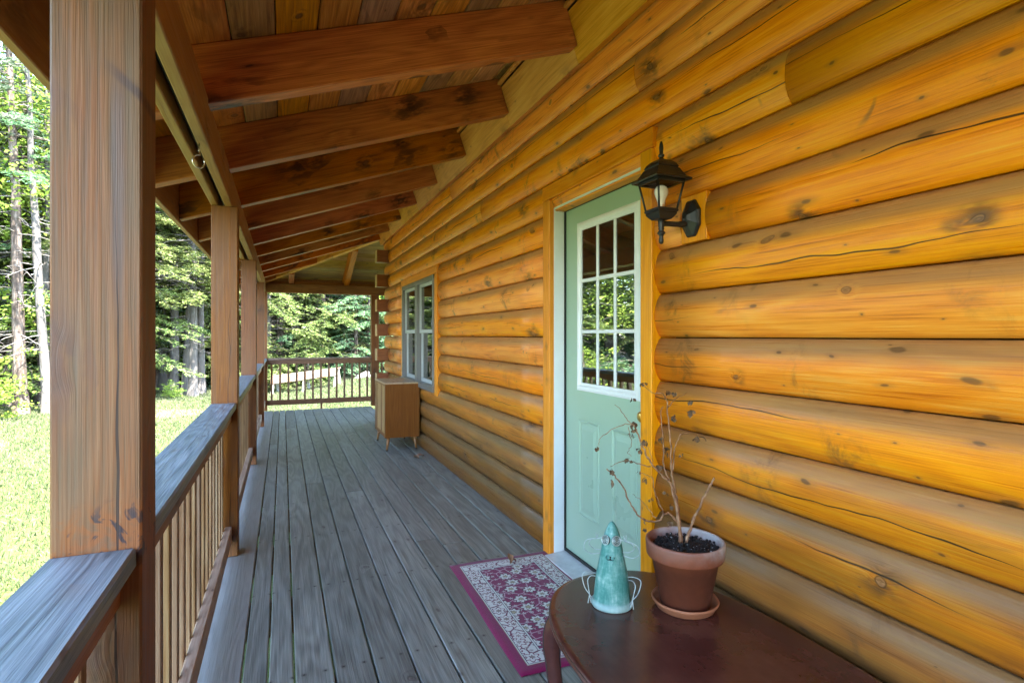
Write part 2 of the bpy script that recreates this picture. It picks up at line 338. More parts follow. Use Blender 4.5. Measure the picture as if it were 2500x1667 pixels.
M['bulb'] = plain('bulb_glass', (.78, .78, .76), .25)
M['bulbcap'] = plain('bulb_cap_metal', (.6, .58, .52), .35, .8)
M['roof'] = plain('dark_shingle', (.05, .048, .045), .9, nscale=9, namt=.4)
M['found'] = plain('concrete', (.32, .31, .29), .9, nscale=6, namt=.3)
M['interior'] = plain('interior_wall', (.16, .09, .04), .7, nscale=4, namt=.3)
M['rock'] = plain('grey_stone', (.34, .32, .30), .85, nscale=6, namt=.4, bump=.6)
M['curtain'] = plain('dark_curtain', (.035, .04, .035), .9, nscale=12, namt=.4)

def glass_mat(name, ior, tint, wav=.0):
    t = NT(name); t.t.nodes.remove(t.b)
    f0 = ((ior-1)/(ior+1))**2; fc = t.n('ShaderNodeLayerWeight', {0: .5}).outputs['Facing']
    fr = t.add(f0, t.mul(t.m2('POWER', fc, 5.0), 1-f0)); tr = t.n('ShaderNodeBsdfTransparent', {0: tint}); gl = t.n('ShaderNodeBsdfGlossy', {'Color': (.95, .97, .96), 'Roughness': 0.0})
    if wav:
        nz = t.noise(t.obj(), 5.0, 1, .4); bp = t.n('ShaderNodeBump', {'Strength': wav, 'Distance': .02, 'Height': nz})
        t.put(gl.inputs['Normal'], bp.outputs[0])
    mx = t.n('ShaderNodeMixShader', {0: fr, 1: tr.outputs[0], 2: gl.outputs[0]})
    t.put(t.out.inputs[0], mx.outputs[0]); return t.m
M['pane'] = glass_mat('window_glass', 4.6, (.55, .58, .56), .03)
M['lampglass'] = glass_mat('lantern_glass', 1.45, (.985, .97, .95))

# ------------------------------------------------------------------ dimensions
XS, D, BUL = 1.533, .19, .03              # wall seam plane, log course, bulge
Z0 = H - .0084                            # the seam at eye level
PX0, PX1 = -.3935, -.25                     # porch posts
BZ = 2.108                                # underside of the beams
PITCH = .339; XB, ZB = 1.43, 2.850        # rafter underside at the wall blocking
def rb(x): return ZB - PITCH*(XB - x)     # underside of the porch rafters
YF = 10.70                                # far porch line
YK = 8.97                                 # blocking corner on the far side
RD = .235; RV = RD*math.sqrt(1+PITCH**2)  # rafter depth square / plumb
PITF = (ZB - rb(-.279))/(YF - YK)
def rbf(y): return ZB - PITF*(y - YK)
def hip_y(x): return YK + (XB - x)*(YF - YK)/(XB + .279)

# ------------------------------------------------------------------ ground
def gz(x, y):
    s = lambda a, b, v: (lambda t: t*t*(3-2*t))(min(1, max(0, (v-a)/(b-a))))
    z = -.90 + .17*s(8, 21, y) + .42*s(-.6, 3.4, x)*s(12, 20, y) + .035*math.sin(x*.7+1)*math.cos(y*.45) * s(5, 14, abs(x)+abs(y-5))
    z += .6*s(24, 60, y) + .8*s(14, 60, -x)
    return z
BARE = [(-3.0, 17.2, 1.1, .8), (-5.8, 13.8, .8, .9)]
def lawn_material():
    t = NT('lawn_grass'); p = t.n('ShaderNodeNewGeometry').outputs['Position']
    s = t.n('ShaderNodeSeparateXYZ', {0: p}); n1 = t.noise(p, .55, 4, .6); n2 = t.noise(p, 5.5, 4, .65); n3 = t.noise(p, 38, 3, .6)
    c = t.ramp(t.add(t.mul(n1, .55), t.mul(n2, .45)), [(.30, (0.04162, 0.07136, 0.01493)), (.47, (0.07026, 0.1011, 0.02706)), (.60, (0.1092, 0.1279, 0.04666)), (.74, (0.156, 0.1487, 0.07466))])
    c = t.mix(t.step(n3, .40, .62), c, (.125, .150, .05), 'MIX')
    c = t.mix(t.mul(t.step(n2, .62, .75), .7), c, (.24, .18, .10))
    for px_, py_, ax_, ay_ in BARE:   # worn pale patches in the lawn
        dx = t.mul(t.sub(s.outputs[0], px_), 1/ax_); dy = t.mul(t.sub(s.outputs[1], py_), 1/ay_)
        rr_ = t.add(t.add(t.mul(dx, dx), t.mul(dy, dy)), t.mul(t.sub(n2, .5), 1.6))
        c = t.mix(t.mul(t.step(rr_, 1.6, .3), .8), c, (.20, .155, .10))
    # leaf litter under the trees
    line = t.add(s.outputs[1], t.mul(s.outputs[0], -.15))
    lit = t.step(t.add(line, t.mul(t.sub(n1, .5), 5)), 23.6, 25.2)
    lc = t.ramp(t.noise(p, 9, 5, .7), [(.3, (.030, .020, .012)), (.55, (.095, .060, .034)), (.75, (.19, .125, .075))])
    c = t.mix(lit, c, lc)
    t.put(t.b.inputs['Base Color'], c); t.b.inputs['Roughness'].default_value = .95; t.b.inputs['Specular IOR Level'].default_value = .1
    t.bump(t.add(n3, n2), .8, .03); return t.m
xs = np.concatenate([np.linspace(-160, -16, 18), np.linspace(-14, 14, 57), np.linspace(16, 160, 18)])
ys = np.concatenate([np.linspace(-120, -8, 14), np.linspace(-6, 34, 81), np.linspace(38, 220, 20)])
bm = bmesh.new(); g = [[bm.verts.new((x, y, gz(x, y))) for x in xs] for y in ys]
for j in range(len(ys)-1):
    for i in range(len(xs)-1):
        f = bm.faces.new((g[j][i], g[j][i+1], g[j+1][i+1], g[j+1][i])); f.smooth = True
tag(bm_obj('lawn', bm, lawn_material()), 'sunlit mown lawn sloping up to the trees', 'lawn', kind='structure')

# ------------------------------------------------------------------ log cabin
cabin = thing('log_cabin', (XS, 3, 0), 'orange stained log cabin wall running beside the porch', 'cabin')
CW = world_loc(cabin)
def profile(n=9):
    hd = D/2 - .0022
    return [(-BUL*(1-(z/hd)**2)**.85 if abs(z) < hd else 0.0, z) for z in np.linspace(-hd, hd, n)]
def log(y0, y1, zc, round_end=False, cut0=0.0):
    bm = bmesh.new(); L = y1-y0; pr = profile(13)
    st = [(-L/2, 1, 1)]
    k = max(2, int(L/.4)); rr = random.Random(int(zc*1000)+int(y0*77))
    for i in range(1, k): st.append((-L/2+L*i/k, 1, 1))
    st.append((L/2, 1, 1))
    if round_end: st = st[:-1] + [(L/2-.06, 1, 1), (L/2-.02, .80, .93), (L/2, .35, .75)]
    rings = []
    w = 0
    for (y, s, s2) in st:
        w = w*.6 + rr.uniform(-.0022, .0022)
        ring = [bm.verts.new((x*s + (w if abs(z) < D*.4 else w*.3), y, z*s2)) for x, z in pr] + [bm.verts.new((.15, y, .09*s2)), bm.verts.new((.15, y, -.09*s2))]
        rings.append(ring)
    for a, b in zip(rings[:-1], rings[1:]):
        n = len(a)
        for i in range(n):
            f = bm.faces.new((a[i], a[(i+1) % n], b[(i+1) % n], b[i])); f.smooth = i < len(pr)-1
    for r in (rings[0], rings[-1]): bm.faces.new(r)
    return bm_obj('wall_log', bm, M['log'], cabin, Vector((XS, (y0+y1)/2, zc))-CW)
DO0, DO1 = 1.995, 3.089                  # between the log ends at the door (casings inside)
WO0, WO1 = 5.66, 7.55
YE, YT = 8.64, 9.02
YB = -9.0  # porch and cabin lengthened behind the camera to cut light near it
joints = {4: [1.316], 5: [4.3], 6: [2.15], 7: [5.2]}
for n in range(-7, 8):
    zc = Z0 + (n+.5)*D
    end = YT if (n % 2 == 1) else YE
    segs = [(YB, end)]
    def cutout(sg, a, b):
        out = []
        for s0, s1 in sg:
            if b <= s0 or a >= s1: out.append((s0, s1))
            else:
                if a > s0: out.append((s0, a))
                if b < s1: out.append((b, s1))
        return out
    if n <= 3: segs = cutout(segs, DO0, DO1)
    if -3 <= n <= 3: segs = cutout(segs, WO0, WO1)
    if n == 2: segs = cutout(segs, 1.683, 1.829)
    for j in joints.get(n, []):
        ns = []
        for s0, s1 in segs:
            if s0 + .2 < j < s1 - .2: ns += [(s0, j-.0012), (j+.0012, s1)]
            else: ns.append((s0, s1))
        segs = ns
    for s0, s1 in segs:
        log(s0, s1, zc, round_end=(s1 == YT))
# crossing logs of the far wall, notched at the corner
for n in range(-7, 8):
    if n % 2 == 1: continue
    zc = Z0 + (n+.5)*D
    x0, x1 = 1.335, 2.1
    bm = bmesh.new(); hx = (x1-x0)/2
    add_box(bm, -hx, hx, -.085, .085, -.093, .093, .006)
    for f in bm.faces:
        if f.calc_center_median().x < -hx+.004: f.material_index = 1
    bm_obj('corner_log', bm, [M['logx'], M['endgrain']], cabin, Vector(((x0+x1)/2, YE+.087, zc))-CW)
# rest of the shell: far wall with an opening, back, near end, floor, roof
box('far_wall', 2.0, 5.15, 8.70, 8.82, -.1, 2.9, M['interior'], cabin, 0)
box('far_wall', 5.65, 8.5, 8.701, 8.821, -.1, 2.9, M['interior'], cabin, 0)
box('far_wall', 5.15, 5.65, 8.702, 8.819, -.1, .45, M['interior'], cabin, 0)
box('far_wall', 5.15, 5.65, 8.702, 8.819, 1.3, 2.9, M['interior'], cabin, 0)
box('window_post', 5.36, 5.53, 8.704, 8.817, .45, 1.3, M['interior'], cabin, 0)
box('back_wall', 8.5, 8.6, YB, 8.82, -1.0, 2.9, M['interior'], cabin, 0)
box('near_wall', 1.70, 8.5, YB, YB+.1, -1.0, 2.9, M['interior'], cabin, 0)
box('interior_floor', 1.69, 8.49, YB+.12, 8.69, -.12, -.005, M['interior'], cabin, 0)
box('foundation', XS-.01, XS+.2, YB, YE, -1.2, Z0-7*D-.003, M['found'], cabin, 0)
bm = bmesh.new()
for xa, za, xb2, zb2 in ((XB+.02, 3.08, 5.05, 5.4), (5.05, 5.4, 9.3, 2.7)):
    a = [bm.verts.new(p) for p in ((xa, YB-.5, za), (xb2, YB-.5, zb2), (xb2, 9.3, zb2), (xa, 9.3, za))]
    b = [bm.verts.new(p) for p in ((xa, YB-.5, za+.08), (xb2, YB-.5, zb2+.08), (xb2, 9.3, zb2+.08), (xa, 9.3, za+.08))]
    bm.faces.new(a); bm.faces.new(b[::-1])
    for i in range(4): bm.faces.new((a[i], a[(i+1) % 4], b[(i+1) % 4], b[i]))
bmesh.ops.translate(bm, verts=bm.verts[:], vec=-CW)
bm_obj('roof', bm, M['roof'], cabin)
for y0, y1 in ((YB+.04, YB+.14), (8.70, 8.80)):
    bm = bmesh.new(); pts = [(1.7, 2.9), (8.5, 2.9), (5.05, 5.35)]
    a = [bm.verts.new((x, y0, z)) for x, z in pts]; b = [bm.verts.new((x, y1, z)) for x, z in pts]
    bm.faces.new(a); bm.faces.new(b[::-1])
    for i in range(3): bm.faces.new((a[i], a[(i+1) % 3], b[(i+1) % 3], b[i]))
    bmesh.ops.translate(bm, verts=bm.verts[:], vec=-CW)
    bm_obj('gable', bm, M['interior'], cabin)
box('light_block_wall', -.72, XS+.09, YB-.3, YB-.12, -1.0, 3.0, M['interior'], cabin, 0)  # unseen wall added behind the camera to keep sky light off the porch
# lantern block let into the log
box('lantern_block', 1.510, 1.60, 1.6835, 1.8285, Z0+2*D+.002, Z0+3*D-.002, M['trim_z'], cabin, .002)

# door casings (trim of the cabin)
CX = 1.488
ZT = 2.093
box('door_casing', CX, XS+.09, 3.000, 3.088, .0, ZT+.059, M['trim_z'], cabin, .003)
box('door_casing', CX, XS+.09, 1.997, 2.080, .0, ZT+.059, M['trim_z'], cabin, .003)
box('door_head_casing', CX-.003, XS+.09, 1.985, 3.092, ZT+.060, ZT+.147, M['trim_y'], cabin, .003)
# door
door = bpy.data.objects.new('door', None); COL.objects.link(door); door.parent = cabin; door.location = Vector((1.60, 2.54, 0))-CW
DW = world_loc(door)
bm = bmesh.new()
add_box(bm, 0, .045, -.4575, .4575, .037, ZT-.004, .002)
# raised and fielded lower panels
for ya, yb in ((.07, .295), (-.285, -.055)):
    za, zb = .29, .845
    for k, (i0, h0, i1, h1) in enumerate(((0, -.0005, .008, -.006), (.008, -.006, .016, -.0005), (.030, -.0005, .055, -.007))):
        for seg in range(4):
            def cor(i): return [(ya+i, za+i), (yb-i, za+i), (yb-i, zb-i), (ya+i, zb-i)]
            o1, o2 = cor(i0), cor(i1); s, e = seg, (seg+1) % 4
            bm.faces.new([bm.verts.new(p) for p in ((h0, *o1[s]), (h0, *o1[e]), (h1, *o2[e]), (h1, *o2[s]))])
    c = cor(.055); bm.faces.new([bm.verts.new((-.007, *p)) for p in c])
    bm.faces.new([bm.verts.new((-.0006, *p)) for p in cor(.016)])
bm_obj('slab', bm, M['door'], door)
LY0, LY1, LZ0, LZ1 = 2.226-2.54, 2.840-2.54, 1.013, 1.983
def lite_ring(bm, i0, x0, i1, x1):
    o1 = [(LY0+i0, LZ0+i0), (LY1-i0, LZ0+i0), (LY1-i0, LZ1-i0), (LY0+i0, LZ1-i0)]; o2 = [(LY0+i1, LZ0+i1), (LY1-i1, LZ0+i1), (LY1-i1, LZ1-i1), (LY0+i1, LZ1-i1)]
    for s in range(4):
        e = (s+1) % 4
        bm.faces.new([bm.verts.new(p) for p in ((x0, *o1[s]), (x0, *o1[e]), (x1, *o2[e]), (x1, *o2[s]))])
bm = bmesh.new()
for a in ((0, -.0, .0, -.010), (0, -.010, .012, -.016), (.012, -.016, .026, -.016), (.026, -.016, .034, -.009), (.034, -.009, .046, -.009), (.046, -.009, .050, .004)): lite_ring(bm, *a)
gy0, gy1, gz0, gz1 = LY0+.048, LY1-.048, LZ0+.048, LZ1-.048
for k in (1, 2):
    y = gy0+(gy1-gy0)*k/3; add_box(bm, -.010, .0025, y-.010, y+.010, gz0, gz1, .003)
    z = gz0+(gz1-gz0)*k/3; add_box(bm, -.0105, .0025, gy0, gy1, z-.010, z+.010, .003)
bm_obj('lite_frame', bm, M['white'], door)
bm = bmesh.new(); add_box(bm, -.001, .001, gy0-.004, gy1+.004, gz0-.004, gz1+.004)
# glass sits just proud of the slab face
bm_obj('glass', bm, M['pane'], door, (-.0035, 0, 0))
bm = bmesh.new()
add_tube(bm, [(0, 0, 0), (-.012, 0, 0)], [.030, .028], 20); add_tube(bm, [(-.012, 0, 0), (-.032, 0, 0), (-.036, 0, 0), (-.05, 0, 0), (-.06, 0, 0), (-.064, 0, 0)], [.011, .011, .020, .027, .024, .012], 20)
bm_obj('door_knob', bm, M['brass'], door, (-.001, -.385, .95), True)
# white jambs, black weather strip and threshold
bm = bmesh.new()
add_box(bm, 1.519, 1.650, 2.9985, 3.0400, .012, ZT+.058, .002); add_box(bm, 1.519, 1.650, 2.041, 2.0815, .012, ZT+.058, .002); add_box(bm, 1.5195, 1.649, 2.083, 2.997, ZT, ZT+.057, .002)
bmesh.ops.translate(bm, verts=bm.verts[:], vec=-CW); bm_obj('door_frame', bm, M['white'], cabin)
bm = bmesh.new()
add_box(bm, 1.588, 1.5985, 2.990, 2.9982, .03, ZT-.002); add_box(bm, 1.588, 1.5985, 2.084, 2.990, ZT-.010, ZT-.002); add_box(bm, 1.585, 1.5985, 2.084, 2.990, .026, .040)
bmesh.ops.translate(bm, verts=bm.verts[:], vec=-CW); bm_obj('weather_strip', bm, M['gasket'], cabin)
bm = bmesh.new(); add_hex(bm, [(1.455, 2.083, .002), (1.64, 2.083, .002), (1.64, 2.996, .002), (1.455, 2.996, .002), (1.455, 2.083, .013), (1.64, 2.083, .025), (1.64, 2.996, .025), (1.455, 2.996, .013)], .002)
bmesh.ops.translate(bm, verts=bm.verts[:], vec=-CW); bm_obj('threshold', bm, M['sill'], cabin)

# twin sash window
WY0, WY1, WZ0, WZ1 = 5.770, 7.445, .752, 1.985
win = bpy.data.objects.new('window', None); COL.objects.link(win); win.parent = cabin; win.location = Vector((1.50, (WY0+WY1)/2, 0))-CW
WW = world_loc(win); hw = (WY1-WY0)/2
bm = bmesh.new()
for a in ((-.018, .09, -hw, -hw+.045, WZ0, WZ1), (-.018, .09, hw-.045, hw, WZ0, WZ1), (-.0185, .09, -hw, hw, WZ1-.05, WZ1-.0004), (-.03, .09, -hw-.004, hw+.004, WZ0-.028, WZ0+.035), (-.0175, .09, -.055, .055, WZ0+.03, WZ1-.05)):
    add_box(bm, *a, .004)
bm_obj('window_frame', bm, M['vinyl'], win)
for c in (-1, 1):
    yc = c*(hw+.005)/2; h2 = (hw-.10)/2
    for top in (1, 0):
        z0, z1 = ((1.36, WZ1-.05) if top else (WZ0+.035, 1.40)); x = (.030 if top else .052)
        bm = bmesh.new()
        add_box(bm, x-.012, x+.012, yc-h2, yc-h2+.035, z0, z1, .002); add_box(bm, x-.012, x+.012, yc+h2-.035, yc+h2, z0, z1, .002)
        add_box(bm, x-.013, x+.013, yc-h2+.001, yc+h2-.001, z0, z0+.042, .002); add_box(bm, x-.013, x+.013, yc-h2+.001, yc+h2-.001, z1-.035, z1, .002)
        bm_obj('sash', bm, M['sash'], win)
        bm = bmesh.new(); add_box(bm, x-.002, x+.002, yc-h2+.03, yc+h2-.03, z0+.036, z1-.03)
        bm_obj('glass', bm, M['pane'], win)
bm = bmesh.new()
pts = [(.22+.02*math.sin(k*1.3), -hw+.02+k*(2*hw-.04)/60) for k in range(61)]
va = [bm.verts.new((x, y, .6)) for x, y in pts]; vb = [bm.verts.new((x, y, 2.0)) for x, y in pts]
for i in range(60): bm.faces.new((va[i], va[i+1], vb[i+1], vb[i])).smooth = True
bm_obj('curtain', bm, M['curtain'], win)
box('window_casing', 1.495, 1.60, WO0+.004, WY0-.001, WZ0-.06, WZ1+.004, M['trim_z'], cabin, .003)
box('window_casing', 1.495, 1.60, WY1+.001, WO1-.004, WZ0-.06, WZ1+.004, M['trim_z'], cabin, .003)
box('window_head_casing', 1.492, 1.60, WO0+.002, WO1-.002, WZ1+.005, WZ1+.087, M['trim_y'], cabin, .003)
box('window_packing', 1.545, 1.62, WO0, WO1, WZ1+.088, Z0+4*D, M['trim_y'], cabin, 0)
box('window_packing', 1.545, 1.62, WO0, WO1, Z0-3*D, WZ0-.062, M['trim_y'], cabin, 0)

# ------------------------------------------------------------------ porch roof
proof = thing('porch_roof', (.4, 3.5, 2.3), 'sloping wooden porch roof with dark rafters and board ceiling', 'porch roof')
PW = world_loc(proof)
def sloped(name, xa, xb, y0, y1, bot, depth, mat, axis='x', parent=proof, bev=.004):
    """member following the roof slope in x (or in y); bot gives the underside height"""
    if axis == 'x':
        pts = [(xa, y0, bot(xa)), (xb, y0, bot(xb)), (xb, y1, bot(xb)), (xa, y1, bot(xa))]
    else:
        pts = [(xa, y0, bot(y0)), (xb, y0, bot(y0)), (xb, y1, bot(y1)), (xa, y1, bot(y1))]
    c = Vector(((xa+xb)/2, (y0+y1)/2, sum(p[2] for p in pts)/4))
    bm = bmesh.new(); add_hex(bm, [Vector(p)-c for p in pts] + [Vector((p[0], p[1], p[2]+depth))-c for p in pts], bev)
    return bm_obj(name, bm, mat, parent, c-world_loc(parent))
raft_y = [-8.9, -7.95, -7.0, -6.05, -5.1, -4.15, -3.25, -2.29, -1.33, -.36, .60, 1.575, 2.545, 3.50, 4.45, 5.38, 6.30, 7.20, 8.05, 8.87]
for y in raft_y:
    # square cut at the wall end: the end leans with the blocking
    xa, xb = -.667, XB
    nx, nz = RD*PITCH/math.sqrt(1+PITCH**2), RD/math.sqrt(1+PITCH**2)
    P = [(xa, y, rb(xa)), (xb, y, rb(xb)), (xb, y+.089, rb(xb)), (xa, y+.089, rb(xa))]
    T = [(xa, y, rb(xa)+RV), (xb-nx, y, rb(xb)+nz), (xb-nx, y+.089, rb(xb)+nz), (xa, y+.089, rb(xa)+RV)]
    c = Vector(((xa+xb)/2, y+.0445, rb((xa+xb)/2)+RV/2))
    bm = bmesh.new(); add_hex(bm, [Vector(p)-c for p in P+T], .005)
    bm_obj('rafter', bm, M['rafter_x'], proof, c-PW)
for y in (9.80, 10.45):
    xh = XB - (y+.045-YK)*(XB+.279)/(YF-YK) - .03
    sloped('rafter', -.667, xh, y, y+.089, rb, RV, M['rafter_x'])
for x in (.10, 1.06, 2.02, 2.98):
    yh = (YK if x > XB else hip_y(x)+.03)
    sloped('rafter', x, x+.089, yh, YF+.39, rbf, RV, M['rafter_y'], 'y')
# hip rafter
hd = Vector((-.279-XB, YF-YK, 0)).normalized(); hn = Vector((hd.y, -hd.x, 0))*.0445
e0 = Vector((XB, YK, ZB)); e1 = Vector((-.667, hip_y(-.667), rb(-.667)))
P = [e0-hn, e0+hn, e1+hn, e1-hn]; c = (e0+e1)/2
bm = bmesh.new(); add_hex(bm, [p-c for p in P] + [p-c+Vector((0, 0, RV-.01)) for p in P], .004)
bm_obj('hip_rafter', bm, M['blocking'], proof, c-PW)
# blocking boards square to the roof, one between each pair of rafters
un = Vector((-PITCH, 0, 1)).normalized(); ua = Vector((1, 0, PITCH)).normalized()
ends = [YB] + [y+.0445 for y in raft_y[1:-1]] + [YK+.05]
for ya, yb in zip(ends[:-1], ends[1:]):
    o = Vector((XB, 0, ZB)) + ua*.0015
    q = [o - un*.078, o - un*.078 + ua*.056, o + un*.178 + ua*.056, o + un*.178]
    c = Vector((XB, (ya+yb)/2, ZB+.1))
    P = [Vector((p.x, y, p.z))-c for y in (ya+.0008, yb-.0008) for p in q]
    bm = bmesh.new(); add_hex(bm, [P[0], P[1], P[5], P[4], P[3], P[2], P[6], P[7]], .002)
    bm_obj('blocking_board', bm, M['blocking'], proof, c-PW)
box('ceiling_moulding', XB-.085, XB-.06, YB+.1, YK-.2, ZB+.176, ZB+.200, M['blocking'], proof, .003)
# blocking along the far wall
box('blocking_board', XB+.06, 4.5, YK, YK+.05, ZB-.075, ZB+.20, M['blocking'], proof, .003)
# ceiling boards
def ceil_z(x): return rb(x)+RV+.0015
x = -.70; k = 0; rng = random.Random(4)
while x < XB+.02:
    w = .168; xa, xb = x+.002, min(x+w-.002, XB+.03)
    y1a, y1b = hip_y(xa), hip_y(xb)
    c = Vector(((xa+xb)/2, 3.0, ceil_z((xa+xb)/2)))
    P = [(xa, YB, ceil_z(xa)), (xb, YB, ceil_z(xb)), (xb, y1b, ceil_z(xb)), (xa, y1a, ceil_z(xa))]
    bm = bmesh.new(); add_hex(bm, [Vector(p)-c for p in P] + [Vector(p)-c+Vector((0, 0, .018)) for p in P], .0045)
    bm_obj('ceiling_board', bm, M['plank_y'], proof, c-PW)
    x += w; k += 1
y = YK-.05
while y < YF+.42:
    w = .150; ya, yb = y+.0015, y+w-.0015
    hx = lambda yy: XB - (yy-YK)*(XB+.279)/(YF-YK)
    zz = lambda yy: rbf(yy)+RV+.0015
    P = [(max(-.7, hx(ya)), ya, zz(ya)), (4.5, ya, zz(ya)), (4.5, yb, zz(yb)), (max(-.7, hx(yb)), yb, zz(yb))]
    c = Vector((2.0, (ya+yb)/2, zz((ya+yb)/2)))
    bm = bmesh.new(); add_hex(bm, [Vector(p)-c for p in P] + [Vector(p)-c+Vector((0, 0, .018)) for p in P], .004)
    bm_obj('ceiling_board', bm, M['plank_x'], proof, c-PW)
    y += w
# shingled deck over the boards
bm = bmesh.new()
for P in ([(-.74, YB-.1, ceil_z(-.74)+.022), (XB+.2, YB-.1, ceil_z(XB+.2)+.022), (XB+.2, hip_y(XB+.2), ceil_z(XB+.2)+.022), (-.74, hip_y(-.74), ceil_z(-.74)+.022)],
          [(-.74, hip_y(-.74), ceil_z(-.74)+.022), (XB+.2, hip_y(XB+.2), ceil_z(XB+.2)+.022), (4.6, hip_y(XB+.2), ceil_z(XB+.2)+.022), (4.6, hip_y(-.74), ceil_z(-.74)+.022)]):
    add_hex(bm, [Vector(p)-PW for p in P] + [Vector(p)-PW+Vector((0, 0, .03)) for p in P])
bm_obj('shingles', bm, M['roof'], proof)
box('fascia', -.702, -.668, YB-.1, YF+.43, 2.120, 2.395, M['fascia'], proof, .004)
box('fascia', -.668, 4.6, YF+.395, YF+.43, 2.121, 2.395, M['fascia'], proof, .004)

# ------------------------------------------------------------------ beams and posts
def beam_along(name, label, plies):
    c = plies[0]
    t = thing(name, ((c[0]+c[1])/2, (c[2]+c[3])/2, BZ), label, 'beam')
    for p in plies: box('ply', *p[:6], p[6], t, .004)
    return t
beam_along('porch_beam', 'long doubled beam over the porch posts, running away from view', [(-.396, -.357, YB, YF+.14, BZ, BZ+.185, M['beam_y']), (-.320, -.279, YB, YF-.001, BZ-.003, BZ+.187, M['beam_y']), (-.352, -.325, YB, YF-.02, BZ+.055, BZ+.180, M['gasket'])])
beam_along('porch_beam', 'short beam across the far end of the porch', [(-.279, 4.5, YF, YF+.04, BZ-.008, BZ+.15, M['beam_x']), (-.262, 4.5, YF+.045, YF+.085, BZ, BZ+.20, M['beam_x']), (-.30, 4.5, YF+.09, YF+.139, BZ+.002, BZ+.185, M['beam_x'])])
posts = [(-1.20, None), (1.255, 'weathered grey brown post nearest the viewer, with a long crack'), (3.72, 'brown square post, second nearest along the long railing'), (6.28, 'brown square post with a central split, third along the long railing'),
         (8.85, 'narrow looking post, fourth along the long railing before the far corner'), (YF, 'corner post where the long and the far railing meet')]
POSTY = []
for i, (y, lab) in enumerate(posts):
    POSTY.append(y)
    if lab is None: continue
    o = box('porch_post', PX0, PX1, y, y+.127, .0005, BZ-.0005, M['post_near'] if i == 1 else M['post'], None, .004)
    tag(o, lab, 'post', 'porch posts')
o = box('porch_post', 1.557, 1.697, YF+.0005, YF+.14, .0005, BZ-.009, M['post'], None, .004)
tag(o, 'far post standing just behind the cabin corner at the end railing', 'post', 'porch posts')

# ------------------------------------------------------------------ railings
CAPZ = .925
def baluster_mesh():
    bm = bmesh.new(); hz = (CAPZ-.042-.092)/2
    add_box(bm, -.0175, .0175, -.0175, .0175, -hz, hz, .003)
    me = bpy.data.meshes.new('baluster'); bm.to_mesh(me); bm.free(); me.materials.append(M['baluster']); return me
BAL = baluster_mesh(); BZC = (CAPZ-.042+.092)/2
def baluster(parent, x, y):
    o = bpy.data.objects.new('baluster', BAL); COL.objects.link(o); o.parent = parent
    o.location = Vector((x, y, BZC)) - world_loc(parent)
def rail_y(y0, y1, label, bow=False):
    t = thing('porch_railing', (-.32, (y0+y1)/2, 0), label, 'railing', 'porch railings')
    box('cap_rail', -.396, -.258, y0+.001, y1-.001, CAPZ-.038, CAPZ, M['cap_y'], t, .005)
    box('upper_rail', -.322, -.284, y0+.001, y1-.001, CAPZ-.038-.070, CAPZ-.0385, M['rail_y'], t, .003)
    box('bottom_rail', -.321, -.281, y0+.001, y1-.001, .094, .184, M['lowrail_y'], t, .004)
    n = max(2, round((y1-y0)/.137)); st = (y1-y0)/n
    for k in range(n): baluster(t, -.3405, y0+st*(k+.5))
    return t
rail_y(-1.06, 1.255, 'nearest railing section with wide blue grey cap at lower left')
rail_y(1.395, 3.72, 'railing section between the two nearest porch posts')
rail_y(3.86, 6.28, 'railing section between the second and third porch posts')
rail_y(6.42, 8.85, 'railing section between the third and fourth porch posts')
rail_y(8.99, YF, 'last short railing section before the far corner post')
def rail_x(x0, x1, label, foot=None):
    t = thing('porch_railing', ((x0+x1)/2, YF+.06, 0), label, 'railing', 'porch railings')
    box('cap_rail', x0+.001, x1-.001, YF+.006, YF+.136, CAPZ-.038, CAPZ, M['cap_x'], t, .005)
    box('upper_rail', x0+.001, x1-.001, YF+.03, YF+.068, CAPZ-.108, CAPZ-.0385, M['rail_x'], t, .003)
    box('bottom_rail', x0+.001, x1-.001, YF+.03, YF+.068, .088, .178, M['rail_x'], t, .004)
    n = max(2, round((x1-x0)/.139)); st = (x1-x0)/n
    for k in range(n): baluster(t, x0+st*(k+.5), YF+.0865)
    if foot: box('foot_block', foot-.017, foot+.017, YF+.031, YF+.066, -.25, .0875, M['rail_x'], t, .002)
rail_x(-.25, 1.557, 'far end railing with thirteen dark balusters in front of the lawn', .66)
rail_x(1.697, 3.3, 'piece of far railing glimpsed past the cabin corner')

# ------------------------------------------------------------------ deck
deck = thing('porch_deck', (.6, 4, 0), 'grey brown plank porch floor running to the far railing', 'deck')
edges = [-.405, -.148, -.053, .044, .192, .343, .493, .643, .792, .941, 1.089, 1.240, 1.391, 1.545]
rng = random.Random(8)
jt = {1: [7.4, 1.1], 3: [2.2, 8.6], 4: [5.3], 5: [8.30], 6: [.2, 4.9], 7: [6.9], 8: [3.55, 7.9], 9: [3.43], 10: [7.1], 11: [1.5, 5.3], 12: [6.6]}
for i, (a, b) in enumerate(zip(edges[:-1], edges[1:])):
    g_ = .0050 + .0020*rng.random()
    ye = 10.68 + rng.uniform(-.015, .012)
    cuts = [YB] + sorted(jt.get(i, [])) + [ye]
    for c0, c1 in zip(cuts[:-1], cuts[1:]):
        box('deck_board', a+g_*.6, b-g_*.6, c0+.0015, c1-.0015, -.038, -.001-rng.random()*.002, M['deck_border'] if i == 0 else M['deck'], deck, .004)
box('rim_joist', -.41, -.372, YB, 10.64, -.28, -.040, M['rail_y'], deck, .003)
box('rim_joist', -.37, 1.5, 10.60, 10.64, -.279, -.041, M['rail_x'], deck, .003)
for k in range(25):
    box('joist', -.371, 1.5, -8.9+k*.8, -8.862+k*.8, -.22, -.0405, M['rail_x'], deck, 0)

